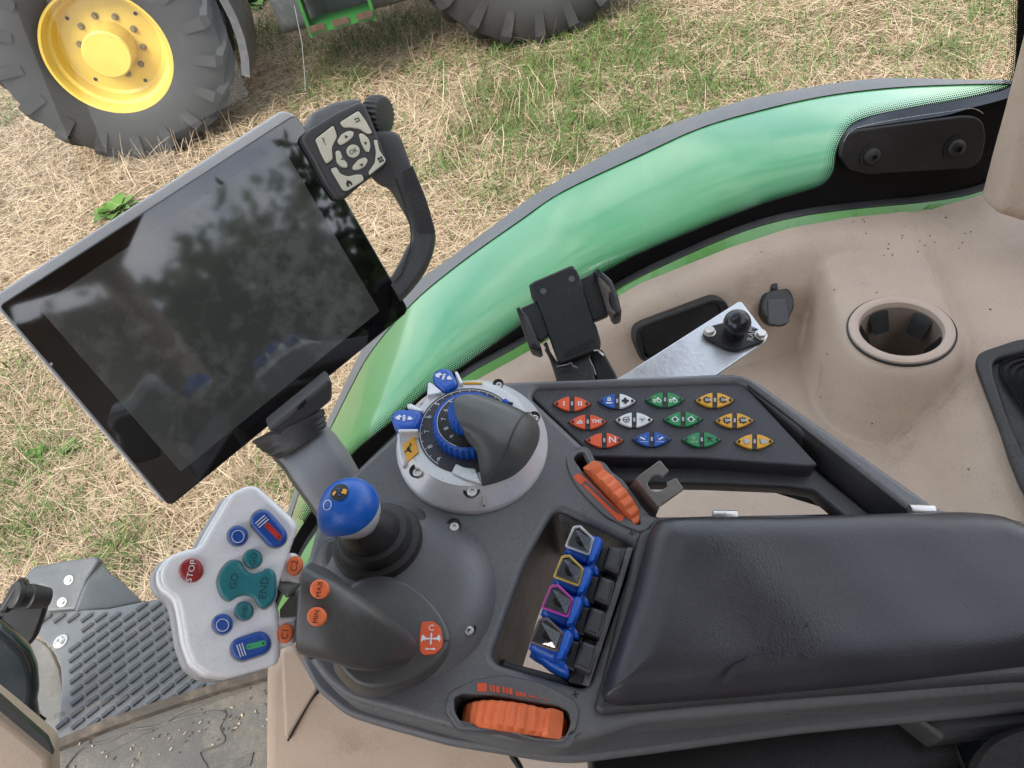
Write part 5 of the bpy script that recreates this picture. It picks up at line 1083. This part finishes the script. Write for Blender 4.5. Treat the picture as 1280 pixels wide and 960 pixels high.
# cup holder
t = thing('cup_holder', CUP-np.array([0, 0, .09]), 'round beige cup holder with black rubber grips, set in the moulded trim', 'cup holder')
Zv = np.array([0, 0, 1.]); a_ = CUP
ro = np.linalg.norm(hit(1195, 420, CUP, Zv)-CUP); 
mesh('ring', *lathe_geo(CUP, Zv, [(ro*.98, -.004), (ro, .0005), (ro*.985, .0025), (ro*.93, .0042), (ro*.86, .0042), (ro*.80, .002), (ro*.775, -.004)], 72, cap=False), BEIGEL, t)
mesh('ring_gap', *lathe_geo(CUP, Zv, [(ro*1.03, -.002), (ro*1.03, .0004), (ro*.99, .0006)], 72, cap=False), BLACK, t)
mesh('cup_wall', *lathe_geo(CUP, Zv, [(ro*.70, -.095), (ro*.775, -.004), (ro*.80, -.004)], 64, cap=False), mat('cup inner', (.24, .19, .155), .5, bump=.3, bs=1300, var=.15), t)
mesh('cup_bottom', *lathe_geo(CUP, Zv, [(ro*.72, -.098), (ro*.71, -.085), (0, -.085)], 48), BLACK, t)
for px_, py_, wd in KD([(637, 205), (782, 222), (583, 262), (830, 302)]) and [(KD([(637, 200)])[0], None, 1), (KD([(785, 215)])[0], None, 1), (KD([(578, 262)])[0], None, 1), (KD([(835, 300)])[0], None, 1)]:
    p = hit(*px_, CUP-Zv*.014, Zv)-CUP; a = math.atan2(p[1], p[0]); rd = np.array([math.cos(a), math.sin(a), 0]); tn = np.array([-math.sin(a), math.cos(a), 0]); r0 = ro*.765
    V = []
    for s_, r_, z_ in ((1.0, r0, -.006), (1.0, r0*.93, -.012), (.8, r0*.72, -.026)):
        for q_ in (-1, 1): V += [CUP+rd*r_+tn*q_*.011*s_+Zv*z_]
    V += [v-rd*.002-Zv*.0025 for v in V]
    mesh('rubber_grip', V, [(0, 1, 3, 2), (2, 3, 5, 4), (6, 8, 9, 7), (8, 10, 11, 9), (0, 6, 7, 1), (4, 5, 11, 10), (0, 2, 8, 6), (2, 4, 10, 8), (1, 7, 9, 3), (3, 9, 11, 5)], BLACK, t)
# power socket with hinged cap
PS, sp = trim_plane((952, 372), (990, 368), (972, 402), .006); PS = Pl(trim_hit(972, 385)-ray(972, 385)*.017, c2w((-.05, -.30, -.95)))
t = thing('power_socket', sp, 'round black power socket with a hinged cap in the beige trim', 'power socket')
SKc = KD([(268, 150)])[0]
plate('socket_rim', ell(*KD([(268, 140)])[0], 21, 23.5, 0), PS, 0, .02, .003, BLACK, t)
plate('cap', rp(KD([(212, 150), (225, 110), (250, 92), (300, 92), (325, 120), (330, 155), (312, 190), (308, 215), (275, 224), (238, 215), (235, 195), (216, 175)]), 4), PS, .006, .007, .002, RUBBER, t, 3)
plate('cap_tab', rp(KD([(232, 125), (300, 125), (312, 212), (275, 224), (236, 214)]), 3), PS, .0078, .003, .001, BLOCKM, t)
plate('cap_hinge', rp(KD([(242, 64), (268, 66), (270, 95), (245, 92)]), 2), PS, .006, .008, .002, BLACK, t)
# dark recess tray in the trim
PT2, bp_ = trim_plane((800, 412), (900, 372), (860, 440), .016)
t = thing('trim_pocket', bp_, 'black oblong pocket in the beige trim, half hidden by the aluminium plate', 'pocket')
OUTP = rp(KE([(700, 275), (730, 255), (1000, 155), (1040, 165), (1065, 215), (1050, 300), (760, 400), (725, 395), (695, 320)]), 6)
plate('pocket_rim', [OUTP, rp(KE([(722, 282), (745, 268), (990, 178), (1020, 186), (1030, 230), (1010, 290), (760, 385), (742, 380)]), 5)], PT2, 0, .018, .003, BLACK, t, 3)
plate('pocket_floor', rp(KE([(708, 280), (735, 262), (1000, 165), (1035, 180), (1045, 290), (760, 395)]), 4), PT2, -.005, .006, 0, BLACK, t)
# rubber bellows tray at the rear
PRT, rt_ = trim_plane((1228, 448), (1275, 432), (1270, 590), .010)
t = thing('rubber_boot', rt_, 'black ribbed rubber boot in a raised tray at the rear of the beige trim', 'rubber boot')
TR = rp(KS([(165, 165), (178, 130), (210, 112), (370, 58), (560, 30), (700, 30), (700, 1150), (560, 1100), (395, 805), (340, 670), (300, 540), (215, 320), (168, 195)]), 5)
plate('tray', [TR, rp(KS([(255, 175), (290, 150), (640, 60), (660, 1000), (520, 850), (360, 520), (262, 240)]), 6)], PRT, .006, .012, .004, RUBBER, t, 4)
plate('tray_floor', rp(KS([(205, 150), (640, 50), (680, 1050), (520, 900), (340, 580), (230, 260)]), 5), PRT, -.004, .004, 0, RUBBER, t)
RB = [(285, 205), (310, 168), (420, 135), (700, 100), (760, 500), (640, 640), (470, 500), (350, 340), (290, 240)]
g = [ringloft(PRT, sum([[(sc_(catmull(KS(RB), 4), 1-.1*k, 5*k, 0), -.003+.0035*k), (sc_(catmull(KS(RB), 4), .965-.1*k, 5*k, 0), .0025+.0035*k), (sc_(catmull(KS(RB), 4), .93-.1*k, 5*k, 0), -.0015+.0035*k)] for k in range(7)], []), 60)]
merge('ribbed_boot', g, RUBBER, t, sharp=70)

# cable hanging under the console
t_ = mesh('cable', *tube_geo([at(x, y, .50) for x, y in catmull([(636, 930), (640, 944), (648, 956), (662, 985)], 4, False)], .0022, 8), BLACK); tag(t_, 'thin black cable hanging below the front edge of the console', 'cable')

# under the armrest: dark support, then the seat
plate('support_frame', rp([(1120, 878), (1320, 852), (1320, 905), (1180, 925)], 4), PC, -.05, .03, .004, GREYD, console)
plate('support_frame', rp([(735, 925), (900, 905), (1160, 885), (1215, 880), (1196, 925), (1230, 1010), (740, 1010)], 5), PC, -.075, .03, .004, BLACK, console)
PSB = Pl(at(1250, 940, .50), c2w((.1, -.3, -.9)))
t = thing('driver_seat', (-.14, -.15, 1.14), 'dark fabric driver seat, its bolster showing beside the rear of the armrest', 'seat')
plate('seat_shell', rp([(1186, 926), (1212, 913), (1290, 900), (1400, 895), (1400, 1040), (1215, 1040)], 6), PSB, 0, .03, .006, BLUGR, t)
V, Fc = loft_geo([(at(1340, 1000, .47), RT*.055, UP*.04, 2.5), (at(1336, 996, .455), RT*.062, UP*.045, 2.5), (at(1330, 990, .43), RT*.05, UP*.036, 2.5), (at(1330, 990, .42), RT*.02, UP*.015, 2.5)], 36); mesh('bolster', V, Fc, FABRIC, t, sharp=70)
mesh('cushion', *loft_geo([(np.array([-.14, -.08, z]), np.array([.24*k, 0, 0]), np.array([0, .26*k, 0]), 5) for z, k in ((1.62, .9), (1.64, 1), (1.74, 1), (1.765, .93))], 40), FABRIC, t)
mesh('backrest', *loft_geo([(np.array([-.14, -.28-.02*k-.08*(z-1.7), z]), np.array([.26*w_, 0, 0]), np.array([0, .055, 0]), 4) for k, (z, w_) in enumerate(((1.70, .9), (1.9, 1), (2.10, .98), (2.20, .85), (2.24, .6)))], 40), FABRIC, t)
mesh('headrest', *loft_geo([(np.array([-.19, -.38, z]), np.array([.15*w_, 0, 0]), np.array([0, .05, 0]), 3.5) for z, w_ in ((2.18, .8), (2.24, 1), (2.40, .95), (2.47, .75), (2.50, .45))], 36), FABRIC, t)  # unseen headrest, shaped as the operator's dark outline in the display's reflection
mesh('base', *box_geo((-.14, -.12, 1.37), (.2, .2, .21)), BLACK, t)

# ================================================================== STEP AND PARTS OUTSIDE THE DOOR
PSTEP = Pl((.9, .8, 1.13), (0, 0, 1))
t = thing('boarding_step', PSTEP.w(150, 830), 'grey ribbed plastic step platform outside the door sill', 'step')
STP = KI([(180, 335), (300, 328), (432, 322), (620, 283), (790, 262), (900, 640), (640, 740), (215, 862), (238, 740), (246, 640), (240, 545), (205, 480), (150, 432)])
plate('step_plate', rp(STP, 4), PSTEP, 0, .025, .004, STEPM, t, 3)
def inside(p, poly):
    c = False; n = len(poly)
    for i in range(n):
        (x1, y1), (x2, y2) = poly[i], poly[i-1]
        if (y1 > p[1]) != (y2 > p[1]) and p[0] < (x2-x1)*(p[1]-y1)/(y2-y1)+x1: c = not c
    return c
o0 = PSTEP.w(*KI([(480, 560)])[0]); av = PSTEP.w(*KI([(535, 517)])[0])-o0; bv = PSTEP.w(*KI([(484, 603)])[0])-o0
la = np.linalg.norm(av); e1 = av/la; e2 = np.cross(Zv, e1); rme = None
safe = KI([(175, 350), (300, 345), (432, 340), (620, 300), (760, 285), (860, 640), (640, 715), (235, 830), (262, 740), (270, 640), (262, 520), (330, 430), (300, 400), (200, 400)])
for i in range(-14, 15):
    for j in range(-14, 15):
        c = o0+av*(i+.5*(j % 2)*0)+bv*j; x, y, z = proj(c)
        if not inside((x, y), safe): continue
        if math.hypot(x-75.5, y-802) < 12: continue
        if rme is None:
            V, Fc = box_geo(np.zeros(3), (la*.40, .0042, .0035), [e1, e2, Zv]); V = [np.asarray(v)*1.0 for v in V]
            rme = bpy.data.meshes.new('rib'); rme.from_pydata([tuple(v) for v in V], [], Fc); rme.materials.append(RIBM)
        ob = bpy.data.objects.new('rib', rme); col.objects.link(ob); ob.parent = t; ob.location = tuple(c+Zv*.0025-ROOT[t.name])
def bolt(P, x, y, h, r, par):
    o_, e, f2, k = place2d(P, x, y, 0, h); rr = r*k
    return mesh('bolt', *lathe_geo(P.w(x, y, h), P.n, [(rr, 0), (rr, rr*.12), (rr*.62, rr*.14), (rr*.62, rr*.35), (rr*.5, rr*.5), (rr*.25, rr*.5), (rr*.22, rr*.3), (0, rr*.3)], 24), STEEL, par)
bolt(PSTEP, *KI([(243, 455)])[0], .0005, 8, t)
V, Fc = text_geo('STA', PSTEP, *KI([(238, 748)])[0], 20, 9, .0006); mesh('moulded_mark', V, Fc, RIBM, t, smooth=False)
t = thing('step_cover', PSTEP.w(*KI([(280, 330)])[0]), 'bluish grey moulded box cover with two bolts behind the ribbed step', 'cover')
PBX1 = Pl(PSTEP.w(*KI([(260, 330)])[0])+Zv*.01, (-.35, -.1, .93)); 
plate('cover_top', rp(KI([(96, 205), (112, 172), (135, 154), (250, 132), (384, 113), (396, 128), (350, 200), (302, 326), (180, 335), (192, 262), (185, 240), (165, 232), (115, 240)]), 4), PBX1, 0, .03, .006, STEPD, t, 3)
PBX2 = Pl(PBX1.w(*KI([(350, 220)])[0], -.004), (-.30, -.62, .72))
plate('cover_side', rp(KI([(384, 116), (396, 122), (448, 186), (470, 196), (575, 295), (432, 326), (300, 332), (338, 230)]), 4), PBX2, 0, .02, .005, STEPD, t, 3)
for c_ in ((275, 208), (248, 297)): bolt(PBX1, *KI([c_])[0], .0006, 5.8, t)
# work lamp and dark panel at the front corner
PL_ = Pl(at(40, 765, 1.06), (-.7, -.3, .65))
t = thing('work_lamp', at(40, 770, 1.06), 'black work lamp on a bracket in front of the grey step cover', 'lamp')
plate('lamp_bracket', rp(KT([(-40, 260), (0, 268), (72, 152), (108, 166), (118, 190), (206, 195), (204, 240), (186, 310), (152, 400), (118, 445), (60, 400), (-40, 340)]), 4), PL_, -.02, .02, .004, BLACK, t)
x, y = KT([(140, 225)])[0]; mesh('lamp_body', *lathe_geo(PL_.w(x, y, -.01), PL_.n*.6-RT*.6+UP*.2, [(.014, -.02), (.017, 0), (.017, .005), (.0145, .007), (.0145, .017), (.018, .019), (.018, .025), (.015, .027), (0, .025)], 32), RUBBER, t)
plate('lamp_arm', rp(KT([(0, 260), (72, 152), (108, 166), (98, 200), (30, 300), (-20, 300)]), 3), PL_, .004, .025, .005, BLACK, t)
bolt(PL_, *KT([(78, 412)])[0], .002, 4, t)
PDK = Pl(at(20, 850, .98), (-.8, -.35, .5))
t = plate('dark_panel', rp(KT([(-60, 335), (0, 352), (62, 402), (122, 464), (152, 540), (160, 640), (150, 690), (158, 740), (170, 840), (-60, 700)]), 5), PDK, 0, .03, .012, mat('dark teal panel', (.016, .021, .023), .3, coat=.5, var=.15), None, 4); tag(t, 'dark teal curved panel beside the beige post foot, below the work lamp', 'panel')
PUN = Pl((.9, 1.0, 1.02), (0, 0, 1))
t = plate('step_bracket', rp(KT([(100, 380), (165, 405), (215, 450), (255, 540), (275, 640), (260, 860), (120, 870), (80, 600)]), 5), PUN, 0, .02, .004, mat('bracket brown grey', (.13, .125, .115), .6, second=(.05, .047, .042), ss=6, sw=.5, dust=.3)); tag(t, 'dusty brown metal bracket below the left edge of the ribbed step', 'bracket')

# ================================================================== THE OTHER TRACTOR
t = thing('parked_tractor', (6.6, .7, 0), 'green tractor with yellow-rimmed wheels parked alongside on the hay, only its lower part in view', 'tractor')
def wheel(cx, cy, cz, Rr, rim, wd, nl):
    c = np.array([cx, cy, cz]); ax = np.array([-1., 0, 0])        # outer face towards the cab
    tw = mesh('wheel', *lathe_geo(c, ax, [(rim*.55, -wd*.15), (rim*.98, -wd*.2), (rim*.99, wd*.15), (rim*.6, -wd*.1)], 48, cap=False), RUST, t)
    ty = mesh('tyre', *lathe_geo(c, ax, [(rim, -wd*.42), (rim+.05, -wd*.5), (Rr*.84, -wd*.52), (Rr*.95, -wd*.42), (Rr*.97, -wd*.2), (Rr*.975, 0), (Rr*.97, wd*.2), (Rr*.95, wd*.42), (Rr*.84, wd*.52), (Rr*.72, wd*.53), (rim+.05, wd*.49), (rim+.012, wd*.44), (rim, wd*.40), (rim*.97, wd*.3)], 72, cap=False), TYREM, t); ty.parent = tw
    b = B()
    for k in range(nl):
        for sd in (-1, 1):
            a0 = 2*math.pi*(k+.5*(sd > 0))/nl; pts = []
            for f in np.linspace(0, 1, 5):
                a = a0+.30*f*(.8/Rr); off = sd*wd*(.02+.50*f); r0 = Rr*(.965-.07*f**3)
                rd = np.array([0, math.cos(a), math.sin(a)]); tn = np.array([0, -math.sin(a), math.cos(a)])
                pts.append((c+rd*r0-ax*0+ax*off, rd, tn))
            V = []; Fc = []
            for p, rd, tn in pts: V += [p-tn*.042, p+tn*.042, p+tn*.030+rd*Rr*.06, p-tn*.030+rd*Rr*.06]
            for i in range(4): m = 4*i; Fc += [(m+q_, m+(q_+1) % 4, m+4+(q_+1) % 4, m+4+q_) for q_ in range(4)]
            Fc += [(3, 2, 1, 0), (16, 17, 18, 19)]
            # lug end running down the shoulder
            p, rd, tn = pts[-1]; n0 = len(V); q2 = p-rd*Rr*.19+ax*sd*.012
            V += [p-tn*.042+ax*sd*.03, p+tn*.042+ax*sd*.03, q2+tn*.035, q2-tn*.035]; Fc += [(n0, n0+1, n0+2, n0+3), (19, 18, n0+1, n0), (n0+3, n0+2, 17, 16)]
            b.add(V, Fc)
    lg = b.build('tread', TYREM, t, smooth=False); lg.parent = tw
    rm_ = mesh('rim', *lathe_geo(c, ax, [(rim*1.0, wd*.40), (rim*1.03, wd*.42), (rim*1.02, wd*.435), (rim*.98, wd*.43), (rim*.95, wd*.39), (rim*.93, wd*.30), (rim*.87, wd*.28), (rim*.85, wd*.20), (rim*.83, wd*.12), (rim*.78, wd*.09), (rim*.70, wd*.10), (rim*.40, wd*.12), (rim*.395, wd*.2), (rim*.385, wd*.46), (rim*.36, wd*.48), (0, wd*.485)], 72, cap=False), YELRIM, t, sharp=30); rm_.parent = tw
    hc = B()
    for k in range(10):
        a = 2*math.pi*k/10+.3; p = c+np.array([0, math.cos(a), math.sin(a)])*rim*.50; hc.add(*lathe_geo(p+ax*wd*.11, ax, [(.024, 0), (.024, .010), (.015, .011), (.014, .03), (.0, .031)], 12))
    nb = hc.build('wheel_nuts', mat('dirty nut', (.2, .15, .07), .6) if 'dirty nut' not in bpy.data.materials else bpy.data.materials['dirty nut'], t); nb.parent = tw
    hs = B()
    for a in (.9, 2.6, 4.4, 5.6): hs.add(*lathe_geo(c+np.array([0, math.cos(a), math.sin(a)])*rim*.72+ax*wd*.104, ax, [(.014, 0), (.013, .002), (0, .002)], 12))
    h2 = hs.build('rim_holes', BLKP, t); h2.parent = tw
    return tw
wheel(6.22, 2.17, .81, .82, .425, .52, 17)
wheel(6.42, -1.0, .98, .98, .55, .60, 20)
wheel(8.0, 2.17, .83, .83, .455, .52, 17)
wheel(8.0, -1.0, .98, .98, .55, .60, 20)
# front mudguard
V = []; Fc = []; c = np.array([6.28, 2.17, .81])
for k, a in enumerate(np.linspace(math.radians(205), math.radians(60), 18)):
    for (dx, rr) in ((-.27, .90), (-.29, .96), (.27, .98), (.27, .95), (-.26, .93)):
        V.append(c+np.array([dx, math.cos(a)*rr, math.sin(a)*rr]))
for k in range(17): Fc += [(5*k+q_, 5*k+(q_+1) % 5, 5*k+5+(q_+1) % 5, 5*k+5+q_) for q_ in range(5)]
Fc += [(4, 3, 2, 1, 0), tuple(range(85, 90))]
mesh('mudguard', V, Fc, mat('mudguard plastic', (.09, .095, .105), .45, bump=.2, dust=.3), t, sharp=50)
mesh('axle', *box_geo((7.1, 2.17, .78), (.75, .12, .14)), GREENJ, t, smooth=False)
mesh('axle', *box_geo((7.15, -1.0, .98), (.7, .16, .18)), GREENJ, t, smooth=False)
mesh('chassis', *loft_geo([(np.array([7.15, y, 1.0]), np.array([.3, 0, 0]), np.array([0, 0, .28]), 6) for y in (-1.1, .4, 2.5)], 24), GREENJ, t)
mesh('bonnet', *loft_geo([(np.array([7.15, y, z]), np.array([.42*k, 0, 0]), np.array([0, 0, h_]), 5) for y, z, k, h_ in ((.55, 1.62, 1, .36), (1.6, 1.58, .95, .34), (2.6, 1.5, .85, .30), (2.75, 1.45, .7, .22))], 32), GREENJ, t)
mesh('cab', *loft_geo([(np.array([7.15, -.4, z]), np.array([.8*k, 0, 0]), np.array([0, .85*k, 0]), 6) for z, k in ((1.2, .9), (1.5, 1), (2.6, .95), (2.62, 1.05), (2.8, 1.0))], 28), mat('cab dark glass', (.02, .025, .025), .1), t, sharp=40)
sb = B(); pS = np.array([6.15, .98, .60])
mesh('fuel_tank', *loft_geo([(np.array([6.55, y, .82]), np.array([.28, 0, 0]), np.array([0, 0, .30]), 6) for y in (-.05, .0, .95, 1.0)], 28), mat('tank plastic', (.06, .07, .075), .5, dust=.3), t)
for z_ in (.60, .88):
    st = mesh('step', *box_geo((6.12, .52, z_), (.13, .24, .018)), GREENJ, t, smooth=False)
    for k in range(3): bb = mesh('step_bar', *box_geo((6.0-.012, .34+.18*k, z_+.02), (.012, .06, .02)), RUST, t, smooth=False); bb.parent = st
for y_ in (.28, .76): mesh('step_side', *box_geo((6.1, y_, .80), (.10, .012, .24)), GREENJ, t, smooth=False)
mesh('hanging_net', *tube_geo([np.array(p) for p in ((6.0, .80, .80), (5.98, .84, .55), (5.99, .90, .35), (6.0, .95, .2))], .002, 5), GRYP, t)

# ================================================================== TREES BEYOND THE FIELD (they stand in the display's reflection)
def tree(x, y, h, seed):
    rg_ = np.random.default_rng(seed); tr = thing('field_tree', (x, y, 0), 'tall dark green broadleaf tree mirrored in the display, at the field edge', 'tree', 'trees mirrored in the display')
    g = [tube_geo([np.array([x, y, 0]), np.array([x+.1, y, h*.3]), np.array([x, y+.1, h*.75])], [.22, .17, .06], 8)]; cl = []
    for k in range(7):
        a = rg_.uniform(0, 6.28); z0 = h*rg_.uniform(.25, .5); r_ = h*rg_.uniform(.15, .28); e_ = np.array([x+r_*math.cos(a), y+r_*math.sin(a), z0+h*rg_.uniform(.12, .3)]); g.append(tube_geo([np.array([x, y, z0]), (np.array([x, y, z0])+e_)/2+np.array([0, 0, .2]), e_], [.09, .06, .02], 6)); cl.append(e_)
    merge('trunk', g, BARK, tr)
    cs = [np.array([x, y, h*.52])+rg_.normal(0, 1, 3)*np.array([h*.2, h*.2, h*.19]) for _ in range(34)]+cl; V = []; Fc = []
    n = 5200; ci = rg_.integers(0, len(cs), n); P_ = np.asarray(cs)[ci]+rg_.normal(0, 1, (n, 3))*h*.055; d1 = rg_.normal(0, 1, (n, 3)); d1 /= np.linalg.norm(d1, axis=1)[:, None]; d2 = np.cross(d1, rg_.normal(0, 1, (n, 3))); d2 /= np.linalg.norm(d2, axis=1)[:, None]; s_ = rg_.uniform(.12, .27, n)[:, None]*h/9
    V = np.stack([P_-d1*s_, P_+d2*s_*.6, P_+d1*s_, P_-d2*s_*.6], 1).reshape(-1, 3); Fc = np.arange(4*n).reshape(-1, 4).tolist()
    mesh('crown', V, Fc, LEAFM, tr, smooth=False)
for i, (ang, dist, h) in enumerate(((195, 24, 9), (204, 21, 10.5), (212, 26, 8.5), (219, 19, 9.5), (226, 25, 11), (233, 18, 8.2), (240, 23, 10), (249, 27, 9), (182, 28, 10), (258, 22, 9.5))):
    tree(dist*math.cos(math.radians(ang)), dist*math.sin(math.radians(ang)), h*1.2, i+3)

# crumbs and scuffs gathered on the trim by the window, as in the seams of a used cab
b = B()
for k in range(38):
    px_, py_ = random.choice([(random.uniform(1060, 1230), random.uniform(268, 320)), (random.uniform(880, 1240), random.uniform(300, 420)), (random.uniform(960, 1240), random.uniform(440, 640))])
    p = trim_hit(px_, py_); q_ = trim_hit(px_+random.uniform(-3, 3), py_+random.uniform(-3, 3)); d_ = q_-p; l_ = np.linalg.norm(d_)
    if l_ < 1e-4 or l_ > .01: continue
    d_ = d_/l_; n_ = trim_n(p[0], p[1]); w_ = np.cross(n_, d_); b.add(*box_geo(p+n_*.0003, (random.uniform(.0006, .0018), random.uniform(.0004, .0008), .0004), [d_, w_, n_]))
o = b.build('trim_crumbs', SILLM, None, smooth=False); tag(o, 'dirt crumbs on the beige trim', None, None, 'stuff')
